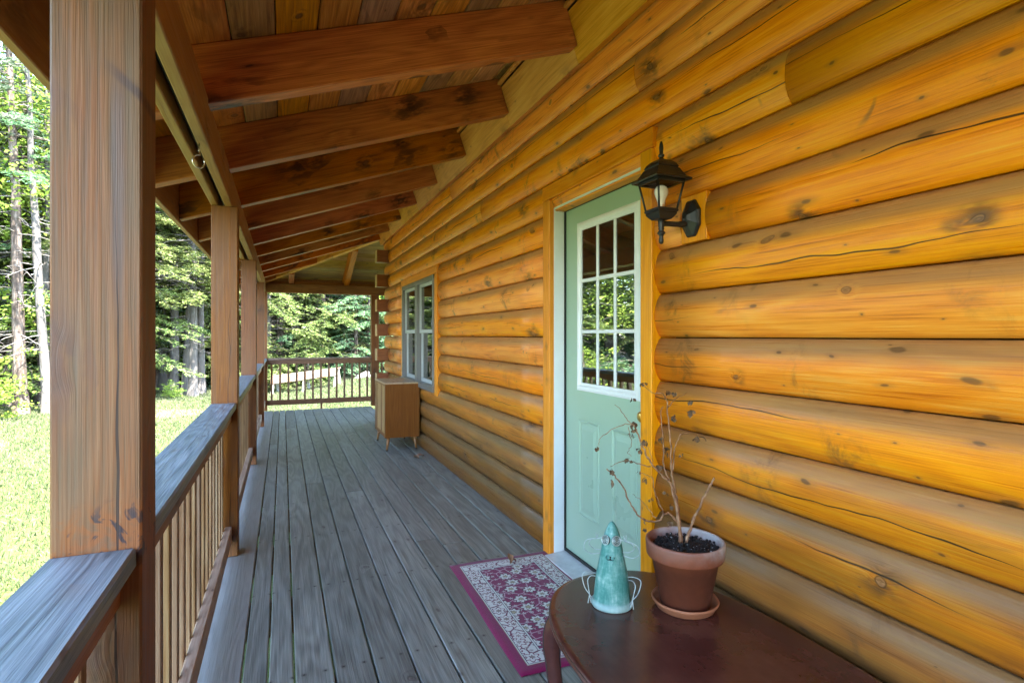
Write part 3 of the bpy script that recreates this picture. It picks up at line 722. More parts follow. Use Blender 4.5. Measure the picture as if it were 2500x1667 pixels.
# ------------------------------------------------------------------ screw hook
bm = bmesh.new()
pts = [(0, 0, 0.02), (0, 0, -.03), (0, .004, -.045)]
pts += [(0, -.002+.024*math.sin(a)*-1, -.072+.026*math.cos(a)) for a in np.linspace(.0, 5.2, 18)]
add_tube(bm, pts, .0032, 8)
hook = bm_obj('screw_hook', bm, M['steel'], None, (-.312, 2.55, BZ-.003), True); hook.rotation_euler = (0, 0, R(-55))
tag(hook, 'small metal screw hook hanging under the long beam', 'hook')

# ------------------------------------------------------------------ rug
def rug_material():
    t = NT('rug_pile'); p = t.obj(); s = t.n('ShaderNodeSeparateXYZ', {0: p})
    wob = t.n('ShaderNodeVectorMath', {0: t.n('ShaderNodeTexNoise', {'Vector': p, 'Scale': 60.0, 'Detail': 2}).outputs[1], 3: .006}, operation='SCALE').outputs[0]
    p2 = t.n('ShaderNodeVectorMath', {0: p, 1: wob}, operation='ADD').outputs[0]
    ed = t.m2('MINIMUM', t.sub(.305, t.m2('ABSOLUTE', s.outputs[0])), t.sub(.555, t.m2('ABSOLUTE', s.outputs[1])))
    mag, ivo, drk, tan, navy = (.185, .004, .056), (.60, .58, .53), (.065, .030, .040), (.35, .29, .17), (.03, .05, .075)
    def flowers(scale, rad, pet, k):
        vo = t.n('ShaderNodeTexVoronoi', {'Vector': p2, 'Scale': scale, 'Randomness': .62}, voronoi_dimensions='2D')
        rel = t.n('ShaderNodeVectorMath', {0: p2, 1: vo.outputs['Position']}, operation='SUBTRACT').outputs[0]
        q = t.n('ShaderNodeSeparateXYZ', {0: rel}); ang = t.m2('ARCTAN2', q.outputs[1], q.outputs[0])
        r = t.n('ShaderNodeVectorMath', {0: rel}, operation='LENGTH').outputs['Value']; r = t.mul(r, scale)
        lim = t.add(rad, t.mul(t.m2('SINE', t.mul(ang, float(pet))), k))
        return t.m2('DIVIDE', r, lim), vo
    f1, v1 = flowers(10.5, .34, 7, .06); f2, v2 = flowers(23.0, .30, 5, .08); f3, v3 = flowers(13.0, .38, 6, .07)
    e1 = t.n('ShaderNodeTexVoronoi', {'Vector': p2, 'Scale': 15.0}, feature='DISTANCE_TO_EDGE', voronoi_dimensions='2D').outputs['Distance']
    vine = t.m2('LESS_THAN', e1, .045)
    def paint(base, f, edgec, petc, ctr, ctr2):
        c = t.mix(t.m2('LESS_THAN', f, 1.12), base, edgec); c = t.mix(t.m2('LESS_THAN', f, .95), c, petc)
        c = t.mix(t.m2('LESS_THAN', f, .55), c, edgec); c = t.mix(t.m2('LESS_THAN', f, .47), c, ctr); return t.mix(t.m2('LESS_THAN', f, .2), c, ctr2)
    field = t.mix(vine, mag, (.42, .25, .30)); field = paint(field, f2, mag, (.50, .46, .44), drk, tan); field = paint(field, f1, drk, ivo, tan, ivo)
    bandc = t.mix(t.m2('LESS_THAN', e1, .06), ivo, (.16, .05, .075)); bandc = paint(bandc, f2, ivo, (.14, .045, .06), tan, drk); bandc = paint(bandc, f3, (.17, .02, .06), ivo, (.24, .20, .16), mag)
    c = mag
    def above(x, col):
        nonlocal c
        c = t.mix(t.m2('GREATER_THAN', ed, x), c, col)
    above(.046, tan); above(.049, ivo); above(.053, navy); above(.056, bandc); above(.128, navy); above(.131, ivo); above(.138, navy); above(.1405, field)
    fz = t.noise(p, 420, 2, .6)
    c = t.mix(t.mul(t.sub(fz, .35), .55), c, (.02, .012, .016))
    t.put(t.b.inputs['Base Color'], c); t.b.inputs['Roughness'].default_value = .95; t.b.inputs['Specular IOR Level'].default_value = .1
    t.b.inputs['Sheen Weight'].default_value = .2
    t.bump(t.add(fz, t.mul(t.m2('LESS_THAN', ed, .046), -.6)), .6, .003); return t.m
bm = bmesh.new(); nx, ny = 24, 44; rr = random.Random(2)
top = []
for j in range(ny+1):
    row = []
    for i in range(nx+1):
        x, y = -.305+.61*i/nx, -.555+1.11*j/ny
        e = min(i, nx-i, j, ny-j)
        z = .0085 - (.004 if e == 0 else 0) + .0016*math.sin(x*13+y*5)+.0012*math.sin(y*17)
        row.append(bm.verts.new((x + .003*math.sin(y*6), y, z)))
    top.append(row)
for j in range(ny):
    for i in range(nx): bm.faces.new((top[j][i], top[j][i+1], top[j+1][i+1], top[j+1][i])).smooth = True
rim = [top[0][i] for i in range(nx)] + [top[j][nx] for j in range(ny)] + [top[ny][i] for i in range(nx, 0, -1)] + [top[j][0] for j in range(ny, 0, -1)]
low = [bm.verts.new((v.co.x*1.004, v.co.y*1.002, 0.0003)) for v in rim]
for i in range(len(rim)): bm.faces.new((rim[i], low[i], low[(i+1) % len(rim)], rim[(i+1) % len(rim)]))
rug = bm_obj('rug', bm, rug_material(), None, (1.180, 2.525, 0)); rug.rotation_euler = (0, 0, R(-1.6))
tag(rug, 'magenta and ivory floral rug lying at the green door', 'rug')

# ------------------------------------------------------------------ dry leaves
M['dryleaf'] = plain('dry_leaf', (.30, .15, .08), .8, nscale=40, namt=.5)
def leaf_bm(bm, c, L, W, curl, rz, tilt, mat=0, n=5):
    m = Matrix.Translation(c) @ Matrix.Rotation(rz, 4, 'Z') @ Matrix.Rotation(tilt, 4, 'Y')
    rows = []
    for i in range(n+1):
        u = i/n; w = W*math.sin(math.pi*min(.98, max(.03, u)))**.8*(1+.25*math.sin(u*11+rz))
        z = curl*L*math.sin(u*math.pi*.9)
        rows.append([bm.verts.new(m @ Vector((u*L, s*w*.5, z + abs(s)*curl*W*.9))) for s in (-1, 0, 1)])
    for a, b in zip(rows[:-1], rows[1:]):
        for k in range(2):
            f = bm.faces.new((a[k], a[k+1], b[k+1], b[k])); f.material_index = mat; f.smooth = True
bm = bmesh.new(); leaf_bm(bm, (0, 0, .002), .10, .07, .25, .4, 0); leaf_bm(bm, (.02, -.02, .003), .07, .05, .3, 2.2, 0)
tag(bm_obj('dry_leaf', bm, plain('pale_dry_leaf', (.40, .24, .16), .8, nscale=40, namt=.4), None, (1.34, 5.93, 0)), 'pale curled dead leaf on the deck below the window', 'leaf')
bm = bmesh.new(); leaf_bm(bm, (0, 0, .006), .055, .035, .35, 1.8, -.9); leaf_bm(bm, (0, 0, .004), .045, .03, .3, .3, -.1)
tag(bm_obj('dry_leaf', bm, M['dryleaf'], None, (1.215, 2.955, .008)), 'small brown dead leaf sticking up from the rug', 'leaf')

# ------------------------------------------------------------------ cabinet
CY0, CY1, CX0, CX1, CZ0, CZ1 = 6.42, 7.16, 1.087, 1.487, .150, .785
cab = thing('cabinet', ((CX0+CX1)/2, (CY0+CY1)/2, 0), 'brown record cabinet with louvred doors on tapered legs below the window', 'cabinet')
CBW = world_loc(cab)
box('side_panel', CX0, CX1, CY0, CY0+.02, CZ0, CZ1-.016, M['cabinet'], cab, .002)
box('side_panel', CX0, CX1, CY1-.02, CY1, CZ0, CZ1-.016, M['cabinet'], cab, .002)
box('cabinet_top', CX0-.004, CX1, CY0-.003, CY1+.003, CZ1-.0155, CZ1, M['cabinet_top'], cab, .003)
box('back_panel', CX1-.012, CX1-.001, CY0+.021, CY1-.021, CZ0, CZ1-.017, M['cabinet'], cab, .001)
box('bottom_panel', CX0+.004, CX1-.014, CY0+.021, CY1-.021, CZ0+.002, CZ0+.02, M['cabinet'], cab, .001)
box('front_stile', CX0+.001, CX0+.02, CY1-.125, CY1-.021, CZ0+.021, CZ1-.017, M['cabinet'], cab, .002)
for y0, y1 in ((CY0+.021, CY0+.285), (CY0+.289, CY0+.612)):
    d = bpy.data.objects.new('louvred_door', None); COL.objects.link(d); d.parent = cab; d.location = Vector((CX0, (y0+y1)/2, 0))-CBW
    h = (y1-y0)/2; bm = bmesh.new()
    add_box(bm, .0, .018, -h, -h+.022, CZ0+.022, CZ1-.018, .002); add_box(bm, .0, .018, h-.022, h, CZ0+.022, CZ1-.018, .002)
    add_box(bm, .0005, .0175, -h+.022, h-.022, CZ0+.022, CZ0+.045, .002); add_box(bm, .0005, .0175, -h+.022, h-.022, CZ1-.040, CZ1-.018, .002)
    add_box(bm, .014, .017, -h+.022, h-.022, CZ0+.045, CZ1-.04)
    bm_obj('door_frame', bm, M['cabinet'], d)
    bm = bmesh.new(); nz_ = 24
    for k in range(nz_):
        z = CZ0+.050+k*(CZ1-CZ0-.098)/(nz_-1); a, b = -h+.0225, h-.0225
        add_hex(bm, [(.001, a, z-.004), (.013, a, z+.004), (.013, b, z+.004), (.001, b, z-.004), (.001, a, z+.005), (.013, a, z+.012), (.013, b, z+.012), (.001, b, z+.005)])
    bm_obj('louvres', bm, M['louver'], d)
for sx, sy in ((0, 0), (1, 0), (0, 1), (1, 1)):
    bx, by = (CX0+.045 if sx == 0 else CX1-.05), (CY0+.045 if sy == 0 else CY1-.045)
    ox, oy = (-.02 if sx == 0 else .015), (-.02 if sy == 0 else .02)
    bm = bmesh.new(); add_tube(bm, [(0, 0, CZ0-.0005), (ox*.5, oy*.5, .08), (ox, oy, .012)], [.021, .016, .0105], 14, 0); add_tube(bm, [(ox, oy, .012), (ox, oy, .0006)], [.0115, .0115], 12, 1)
    bm_obj('leg', bm, [M['cableg'], M['black']], cab, Vector((bx, by, 0))-CBW)

# ------------------------------------------------------------------ oval table
TC, TA, TB, TZ = (1.095, 1.15), .36, .675, .430
table = thing('side_table', (TC[0], TC[1], 0), 'low dark brown oval table with grooved edge against the wall', 'table')
def table_wood():
    t = NT('dark_table_varnish'); p = t.obj(); s = t.n('ShaderNodeSeparateXYZ', {0: p})
    n1 = t.noise(p, 4.5, 5, .65); n2 = t.noise(t.xyz(t.mul(s.outputs[0], 60), t.mul(s.outputs[1], 3), t.mul(s.outputs[2], 60)), 1, 4, .6)
    sc = t.noise(t.xyz(t.mul(t.add(s.outputs[0], s.outputs[1]), 9), t.mul(t.sub(s.outputs[0], s.outputs[1]), 160), 0), 1, 2, .5)
    c = t.ramp(t.add(t.mul(n1, .85), t.mul(n2, .15)), [(.3, (0.045, 0.01345, 0.0114)), (.5, (0.0756, 0.02332, 0.01824)), (.7, (0.1062, 0.03767, 0.0285))])
    t.put(t.b.inputs['Base Color'], c); t.put(t.b.inputs['Roughness'], t.add(.14, t.mul(n1, .16))); t.b.inputs['Specular IOR Level'].default_value = .5
    t.bump(n2, .06, .002); return t.m
M['table'] = table_wood()
def sup(a, b, n=96, e=2.5):
    out = []
    for k in range(n):
        th = 2*math.pi*k/n; c, s = math.cos(th), math.sin(th)
        out.append((a*math.copysign(abs(c)**(2/e), c), b*math.copysign(abs(s)**(2/e), s)))
    return out
def ring_loft(name, prof, mat, parent, e=2.5):
    """prof: (inset, z) pairs lofted round the oval outline"""
    bm = bmesh.new(); rings = []
    for ins, z in prof:
        rings.append([bm.verts.new((x, y, z)) for x, y in sup(TA-ins, TB-ins, 96, e)])
    for a, b in zip(rings[:-1], rings[1:]):
        for k in range(96): bm.faces.new((a[k], a[(k+1) % 96], b[(k+1) % 96], b[k])).smooth = True
    bm.faces.new(rings[0]); bm.faces.new(rings[-1])
    return bm_obj(name, bm, mat, parent)
ring_loft('table_top', [(.016, TZ-.026), (.004, TZ-.025), (.0, TZ-.021), (.0, TZ-.017), (.004, TZ-.0145), (.0045, TZ-.012), (.002, TZ-.010), (.002, TZ-.006), (.006, TZ-.002), (.012, TZ-.0002), (.022, TZ)], M['table'], table)
ring_loft('apron', [(.045, TZ-.085), (.040, TZ-.082), (.038, TZ-.03), (.045, TZ-.0262)], M['table'], table)
for sx, sy in ((-1, 1), (1, 1), (-1, -1), (1, -1)):
    bm = bmesh.new(); x, y = sx*.245, sy*.49
    add_tube(bm, smoothpath([(x, y, TZ-.03), (x+sx*.018, y+sy*.018, TZ-.10), (x+sx*.012, y+sy*.012, .20), (x-sx*.004, y-sy*.004, .08), (x+sx*.014, y+sy*.014, .012), (x+sx*.018, y+sy*.018, .0006)], 5), [.030]*3+[.031]*5+[.027-.0007*k for k in range(10)]+[.018]*4+[.024]*4, 14)
    bm_obj('leg', bm, M['table'], table)

# ------------------------------------------------------------------ plant pot
PCX, PCY = 1.237, 1.480
TT = TZ + .0004
def terra(name, base, stain, amt):
    t = NT(name); p = t.obj(); s = t.n('ShaderNodeSeparateXYZ', {0: p}); n1 = t.noise(p, 14, 4, .65); n2 = t.noise(p, 45, 3, .6)
    c = t.ramp(n2, [(.3, tuple(v*.8 for v in base)), (.7, base)])
    if amt:   # lime bloom on the rim, damp dark body
        up = t.step(t.add(s.outputs[2], t.mul(t.sub(n1, .5), .09)), .155, .22)
        side = t.step(t.add(s.outputs[0], t.mul(t.sub(n1, .5), .12)), -.07, .09)
        c = t.mix(t.mul(t.mul(up, t.add(.10, t.mul(side, .9))), amt), c, stain)
        c = t.mix(t.mul(t.step(s.outputs[2], .165, .12), t.add(.35, t.mul(n1, .6))), c, (.072, .017, .008))
    t.put(t.b.inputs['Base Color'], c); t.put(t.b.inputs['Roughness'], t.add(.42, t.mul(n1, .35))); t.bump(n2, .12, .003); return t.m
sau = bm = bmesh.new()
add_lathe(bm, [(0, 0), (.088, 0), (.094, .004), (.103, .020), (.107, .024), (.1085, .028), (.106, .032), (.101, .030), (.096, .020), (.088, .010), (0, .009)], 48)
saucer = bm_obj('plant_saucer', bm, terra('saucer_clay', (.36, .135, .065), None, 0), None, (PCX, PCY, TT))
tag(saucer, 'orange clay saucer under the flower pot on the table', 'saucer')
pot = thing('potted_plant', (PCX, PCY, TT+.0095), 'dead bare plant in a stained terracotta pot on the table', 'plant')
bm = bmesh.new()
add_lathe(bm, [(0, 0), (.076, 0), (.079, .004), (.1085, .158), (.1215, .160), (.1245, .165), (.1275, .205), (.1265, .212), (.122, .2145), (.1165, .212), (.1135, .205), (.107, .17), (.10, .14), (0, .14)], 56)
bm_obj('pot', bm, terra('pot_clay', (.20, .052, .021), (.42, .42, .42), .9), pot)
t = NT('potting_soil'); p = t.obj(); n1 = t.noise(p, 160, 4, .7); vo = t.n('ShaderNodeTexVoronoi', {'Vector': p, 'Scale': 120.0})
c = t.ramp(n1, [(.35, (.004, .004, .005)), (.7, (.030, .026, .024))])
c = t.mix(t.mul(t.m2('LESS_THAN', vo.outputs['Distance'], .28), t.m2('GREATER_THAN', t.n('ShaderNodeSeparateColor', {0: vo.outputs['Color']}).outputs[0], .80)), c, (.42, .42, .42))
t.put(t.b.inputs['Base Color'], c); t.b.inputs['Roughness'].default_value = .8; t.bump(n1, 1.0, .01); M['soil'] = t.m
bm = bmesh.new(); rr = random.Random(5); rings = []
for i in range(9):
    r = .1095*i/8
    rings.append([bm.verts.new((r*math.cos(2*math.pi*k/40), r*math.sin(2*math.pi*k/40), .186+.012*(1-i/8)+rr.uniform(-.004, .004))) for k in range(40)] if i else [bm.verts.new((0, 0, .199))])
for a, b in zip(rings[:-1], rings[1:]):
    for k in range(40):
        (bm.faces.new((a[0], b[k], b[(k+1) % 40])) if len(a) == 1 else bm.faces.new((a[k], b[k], b[(k+1) % 40], a[(k+1) % 40])))
for k in range(140):
    r, a = .106*math.sqrt(rr.random()), rr.uniform(0, 6.28); q = rr.uniform(.0025, .0065)
    bmesh.ops.create_icosphere(bm, subdivisions=1, radius=q, matrix=Matrix.Translation((r*math.cos(a), r*math.sin(a), .194+.006*(1-r/.1)+rr.uniform(-.002, .004))))
bm_obj('soil', bm, M['soil'], pot)
# stems: side view shapes (cm-like units in a plane turned to the room, with their own depth)
PSX, PSY = .9236, -.3834
def PP(u, v, dep=0.0):
    a = (u-1000)*.000366; z = .197 + (1668-v)*.000366
    return Vector((a*PSX + dep*.3834, a*PSY + dep*.9236, z))
def stem(bm, pts, r0, r1, dep0=0, dep1=0, jit=.0022, n=7, seed=1):
    rr = random.Random(seed); m = len(pts)
    P = [PP(u, v, dep0+(dep1-dep0)*i/(m-1)) for i, (u, v) in enumerate(pts)]
    S = smoothpath(P, 5); k = len(S)
    S = [s + Vector((rr.uniform(-jit, jit), rr.uniform(-jit, jit), rr.uniform(-jit, jit))) if 0 < i < k-1 else s for i, s in enumerate(S)]
    rad = [.86*(r0+(r1-r0)*i/(k-1))*(1.0+(.35 if i % 6 == 3 else 0.0)*rr.random()) for i in range(k)]
    add_tube(bm, S, rad, n)
t = NT('dead_stem_bark'); p = t.obj(); s_ = t.n('ShaderNodeSeparateXYZ', {0: p}); n1 = t.noise(p, 40, 3, .6)
t.put(t.b.inputs['Base Color'], t.ramp(n1, [(.32, (.11, .048, .024)), (.5, (.24, .115, .055)), (.7, (.40, .25, .15))])); t.b.inputs['Roughness'].default_value = .7; t.bump(n1, .3, .003); M['stem'] = t.m
bm = bmesh.new()
O = 100   # shift so the stool of the stems sits over the pot centre
A = lambda L: [(u-O+100, v) for u, v in L]
stem(bm, A([(960, 1690), (955, 1568), (935, 1400), (900, 1230), (870, 1110)]), .0072, .0048, 0, .0, seed=2)
stem(bm, A([(985, 1690), (965, 1500), (945, 1330), (925, 1200), (905, 1090)]), .0062, .0042, .012, .02, seed=3)
stem(bm, A([(870, 1110), (790, 1040), (690, 940), (640, 860), (590, 760), (530, 620), (500, 560)]), .0046, .0026, 0, -.07, seed=4)
stem(bm, A([(500, 565), (450, 545), (370, 552), (240, 622), (185, 672), (170, 715)]), .0017, .0008, -.07, -.10, seed=5)
stem(bm, A([(470, 545), (420, 490), (385, 430), (335, 385)]), .0016, .0009, -.07, -.05, seed=6)
stem(bm, A([(905, 1090), (890, 980), (880, 800), (860, 620), (840, 420), (835, 370), (790, 300), (700, 290), (610, 230)]), .0040, .0010, .02, -.02, seed=7)
stem(bm, A([(842, 430), (900, 380), (960, 350), (1060, 305)]), .0018, .0009, .0, .05, seed=8)
stem(bm, A([(890, 1060), (920, 900), (940, 800), (990, 700), (1040, 685), (1090, 690)]), .0030, .0012, .02, .06, seed=9)
stem(bm, A([(862, 1090), (810, 960), (820, 800), (800, 500), (830, 430)]), .0030, .0012, .0, .04, seed=10)
stem(bm, A([(945, 1490), (860, 1390), (800, 1385), (750, 1440), (630, 1430), (550, 1370), (480, 1270), (430, 1150), (370, 1050), (290, 970), (260, 945)]), .0040, .0022, .0, -.06, seed=11)
stem(bm, A([(1015, 1690), (1050, 1568), (1110, 1430), (1170, 1290), (1240, 1170), (1285, 1080)]), .0062, .0040, .01, .02, seed=12)
stem(bm, A([(800, 1385), (740, 1250), (700, 1150), (690, 1050), (650, 1030), (580, 1000)]), .0022, .0010, -.02, -.03, seed=13)
stem(bm, A([(670, 945), (600, 930), (520, 895), (420, 870), (340, 890), (285, 915)]), .0022, .0009, -.03, -.08, seed=14)
stem(bm, A([(715, 1410), (660, 1340), (610, 1280), (525, 1215)]), .0016, .0008, -.03, -.0, seed=15)
stem(bm, A([(440, 570), (465, 680), (470, 740), (445, 800), (480, 830)]), .0012, .0008, -.08, -.06, seed=16)
stem(bm, A([(690, 900), (650, 800), (590, 700)]), .0012, .0008, -.03, -.05, seed=17)
bm_obj('stem', bm, M['stem'], pot)
t = NT('shrivelled_leaf'); n1 = t.noise(t.obj(), 60, 3, .6)
t.put(t.b.inputs['Base Color'], t.ramp(n1, [(.3, (.045, .027, .014)), (.55, (.12, .070, .036)), (.75, (.24, .135, .06))])); t.b.inputs['Roughness'].default_value = .85; M['shrivel'] = t.m
leaves = [(500, 540, 5, .030), (505, 590, 5, .026), (480, 630, 3, .022), (460, 855, 5, .026), (300, 950, 4, .022), (600, 700, 5, .026), (565, 780, 3, .022), (850, 280, 5, .026), (905, 300, 3, .022), (905, 505, 4, .032), (1065, 380, 3, .026), (1068, 460, 3, .036),
          (1120, 700, 5, .032), (840, 800, 5, .028), (850, 850, 3, .026), (765, 960, 4, .036), (780, 710, 4, .024), (590, 1030, 4, .024), (168, 760, 2, .026), (495, 330, 3, .022), (595, 190, 4, .026), (880, 1320, 3, .022), (830, 1200, 3, .020), (975, 850, 2, .016), (650, 1215, 3, .018), (600, 1470, 4, .020), (590, 1400, 3, .016), (545, 970, 2, .016), (870, 1480, 4, .024)]
rr = random.Random(11)
bm = bmesh.new()
for u, v, k, L in leaves:
    c = PP(u-O+100, v, -.06 if u < 700 else .01)
    for i in range(k):
        leaf_bm(bm, c + Vector((rr.uniform(-.006, .006), rr.uniform(-.006, .006), rr.uniform(-.004, .004))), L*rr.uniform(.4, .85), L*rr.uniform(.3, .65), rr.uniform(-.22, .30), rr.uniform(0, 6.28), rr.uniform(.4, 1.9))
leaf_bm(bm, PP(295-O+100, 1040, -.06), .030, .012, .3, .5, 1.5)
bm_obj('shrivelled_leaves', bm, M['shrivel'], pot)

# ------------------------------------------------------------------ cone figurine
FX, FY = 1.021, 1.586
fig = thing('figurine', (FX, FY, TT), 'teal cone shaped figurine with spiral eyes and wire limbs on the table', 'figurine', rz=R(-40))
t = NT('teal_patina'); p = t.obj(); s = t.n('ShaderNodeSeparateXYZ', {0: p}); n1 = t.noise(p, 20, 5, .7)
n2 = t.noise(t.xyz(t.mul(s.outputs[0], 90), t.mul(s.outputs[1], 90), t.mul(s.outputs[2], 14)), 1, 4, .65); n3 = t.noise(t.xyz(t.mul(s.outputs[0], 10), t.mul(s.outputs[1], 10), t.mul(s.outputs[2], 60)), 1, 3, .6)
f = t.add(t.add(t.mul(n1, .45), t.mul(n2, .35)), t.mul(n3, .20))
c = t.ramp(f, [(.34, (.020, .135, .115)), (.47, (.050, .215, .19)), (.56, (.14, .32, .29)), (.66, (.42, .54, .52))])
c = t.mix(t.mul(t.step(s.outputs[2], .030, .012), .55), c, (.45, .58, .56)); M['teal'] = t.m
t.put(t.b.inputs['Base Color'], c); t.b.inputs['Roughness'].default_value = .48; t.bump(n2, .15, .002)
M['wire'] = plain('pale_wire', (.42, .50, .52), .35, .4, nscale=50, namt=.35)
M['eye'] = plain('eye_metal', (.46, .54, .53), .35, .5, nscale=80, namt=.3)
M['eyedark'] = plain('eye_backing', (.045, .085, .08), .5)
M['hole'] = plain('dark_hole', (.006, .008, .008), .8)
def frad(z): return float(np.interp(z/.276, [.0, .07, .13, .365, .60, .81, .867, .92, .95], [.0640, .0618, .0600, .0528, .0395, .0285, .0243, .0190, .0150]))
bm = bmesh.new()
pr = [(0, .0), (.066, .0), (.0685, .004), (.0690, .012), (.0660, .017), (.0635, .019)] + [(max(.001, frad(z)), z) for z in np.linspace(.024, .262, 22)] + [(.0125, .267), (.0090, .272), (.0045, .2755), (0, .2765)]
add_lathe(bm, pr, 48)
bm_obj('cone_body', bm, M['teal'], fig)
def fpos(ang, z, out=0.0):
    r = frad(z)+out; return Vector((r*math.sin(ang), -r*math.cos(ang), z))
for sgn in (-1, 1):
    bm = bmesh.new(); ez = .222; an = sgn*.60
    ctr = fpos(an, ez, .0035); nrm = Vector((math.sin(an), -math.cos(an), .22)).normalized(); q = nrm.to_track_quat('Z', 'Y').to_matrix().to_4x4()
    mt = Matrix.Translation(ctr) @ q
    add_lathe(bm, [(0, -.006), (.0158, -.006), (.0158, .0), (0, .0008)], 28, 2)
    sp = []
    for k in range(90):
        th = k*.22; r = .0015 + .0130*k/89; sp.append((r*math.cos(th), r*math.sin(th), .0015))
    add_tube(bm, sp, .00095, 6, 1); add_tube(bm, [(.0152*math.cos(a), .0152*math.sin(a), .0008) for a in np.linspace(0, 6.2832, 29)], .0014, 6, 1)
    bmesh.ops.transform(bm, matrix=mt, verts=bm.verts[:])
    bm_obj('spiral_eye', bm, [M['teal'], M['eye'], M['eyedark']], fig)
bm = bmesh.new(); mz = .168; mc = fpos(0, mz, .001); q = Vector((0, -1, .24)).normalized().to_track_quat('Z', 'Y').to_matrix().to_4x4()
ring = [((.0155+.002*math.sin(3*a))*math.cos(a), .0105*math.sin(a)*(1+.25*math.cos(2*a)), 0) for a in np.linspace(0, 6.2832, 25)]
add_tube(bm, ring, .0022, 8, 0)
f = bm.faces.new([bm.verts.new((x, y, .0012)) for x, y, z in ring[:-1]]); f.material_index = 1
for sx in (-1, 1):
    add_lathe(bm, [(.0062, .0), (.0050, .003), (0, .0042)], 10, 0, (sx*.0072, .001))
bmesh.ops.transform(bm, matrix=Matrix.Translation(mc) @ q, verts=bm.verts[:])
bm_obj('mouth', bm, [M['teal'], M['hole']], fig)
def limb(name, paths):
    bm = bmesh.new()
    for P in paths: add_tube(bm, smoothpath(P, 6), .0014, 7)
    bm_obj(name, bm, M['wire'], fig)
for sg in (-1, 1):
    # raised arm: doubled wire out of the side, up, and back to three fingers beside the eye
    b0 = fpos(sg*1.45, .178); x0 = abs(b0.x)
    wr = (sg*.050, -.022, .222)
    limb('wire_arm', [[(b0.x*.9, b0.y, .180), (sg*(x0+.020), -.008, .182), (sg*(x0+.038), -.014, .198), (sg*(x0+.030), -.018, .216), wr],
                      [(b0.x*.9, b0.y, .170), (sg*(x0+.030), -.010, .165), (sg*(x0+.054), -.016, .182), (sg*(x0+.046), -.020, .212), wr, (sg*.034, -.024, .226), (sg*.026, -.022, .229)],
                      [wr, (sg*.049, -.025, .232), (sg*.050, -.026, .244)], [wr, (sg*.045, -.024, .231), (sg*.041, -.026, .241)]])
    b1 = fpos(sg*1.5, .085); x1 = abs(b1.x); ft = (sg*(x1+.016), -.030, .020+.016)
    limb('wire_leg', [[(b1.x*.9, b1.y, .098), (sg*(x1+.020), -.012, .104), (sg*(x1+.042), -.020, .096), (sg*(x1+.034), -.028, .060), ft],
                      [(b1.x*.9, b1.y, .088), (sg*(x1+.014), -.010, .090), (sg*(x1+.024), -.018, .078), (sg*(x1+.020), -.026, .055), ft],
                      [ft, (sg*(x1+.010), -.036, .012)], [ft, (sg*(x1+.020), -.038, .010)], [ft, (sg*(x1+.006), -.024, .020)]])

# ------------------------------------------------------------------ wall lantern
LX, LYY = 1.357, 1.76
lan = thing('wall_lantern', (1.51, LYY, 1.79), 'black coach lantern with clear bulb glass on the log wall', 'lantern')
LWv = world_loc(lan)
def lbm(name, bm, mat, par=None, smooth=False):
    bmesh.ops.translate(bm, verts=bm.verts[:], vec=-LWv); return bm_obj(name, bm, mat, par or lan, (0, 0, 0), smooth)
def sq(bm, prof, n=4, mat=0):
    add_lathe(bm, [(r*math.sqrt(2), z) for r, z in prof], 4, mat, (LX, LYY), off=math.pi/4, smooth=False)
bm = bmesh.new()
sq(bm, [(.052, 1.925), (.066, 1.928), (.080, 1.924), (.082, 1.929), (.078, 1.934), (.068, 1.940), (.058, 1.955), (.049, 1.972), (.044, 1.976), (.047, 1.980), (.041, 1.992), (.029, 2.004), (.012, 2.012), (.0, 2.013)])
add_lathe(bm, [(.012, 2.008), (.012, 2.014), (.007, 2.018), (.0115, 2.024), (.0125, 2.029), (.007, 2.035), (.0075, 2.046), (.0085, 2.056), (.007, 2.070), (.004, 2.081), (0, 2.084)], 16, 0, (LX, LYY))
lbm('roof_cap', bm, M['black'])
bm = bmesh.new()
zt, zb, ht, hb = 1.926, 1.812, .061, .041
for sx in (-1, 1):
    for sy in (-1, 1):
        add_tube(bm, [(LX+sx*hb, LYY+sy*hb, zb), (LX+sx*ht, LYY+sy*ht, zt)], .0050, 4)
for z, h in ((zt-.004, ht-.001), (zb+.002, hb)):
    for sx in (-1, 1):
        add_box(bm, LX+sx*h-.004, LX+sx*h+.004, LYY-h, LYY+h, z-.006, z+.004)
        add_box(bm, LX-h, LX+h, LYY+sx*h-.0041, LYY+sx*h+.0041, z-.0062, z+.0042)
lbm('cage', bm, M['black'])
bm = bmesh.new()
for k in range(4):
    a = k*math.pi/2; c, s = math.cos(a), math.sin(a)
    def rot(x, y): return (LX+c*x-s*y, LYY+s*x+c*y)
    P = [(*rot(hb-.001, -hb+.003), zb), (*rot(hb-.001, hb-.003), zb), (*rot(ht-.001, ht-.003), zt), (*rot(ht-.001, -ht+.003), zt)]
    Q = [(*rot(hb-.003, -hb+.003), zb), (*rot(hb-.003, hb-.003), zb), (*rot(ht-.003, ht-.003), zt), (*rot(ht-.003, -ht+.003), zt)]
    add_hex(bm, P+Q)
lbm('glass', bm, M['lampglass'])
bm = bmesh.new()
sq(bm, [(.0, 1.815), (.046, 1.815), (.046, 1.809), (.041, 1.805), (.042, 1.799), (.036, 1.790), (.030, 1.783), (.026, 1.779), (.010, 1.777), (0, 1.777)])
add_lathe(bm, [(0, 1.780), (.013, 1.779), (.0125, 1.768), (.012, 1.754), (.0105, 1.748), (.0125, 1.743), (.0085, 1.737), (.015, 1.729), (.0155, 1.725), (.009, 1.719), (.0078, 1.712), (.0095, 1.700), (.0085, 1.690), (.004, 1.685), (0, 1.684)], 16, 0, (LX, LYY))
lbm('base', bm, M['black'])
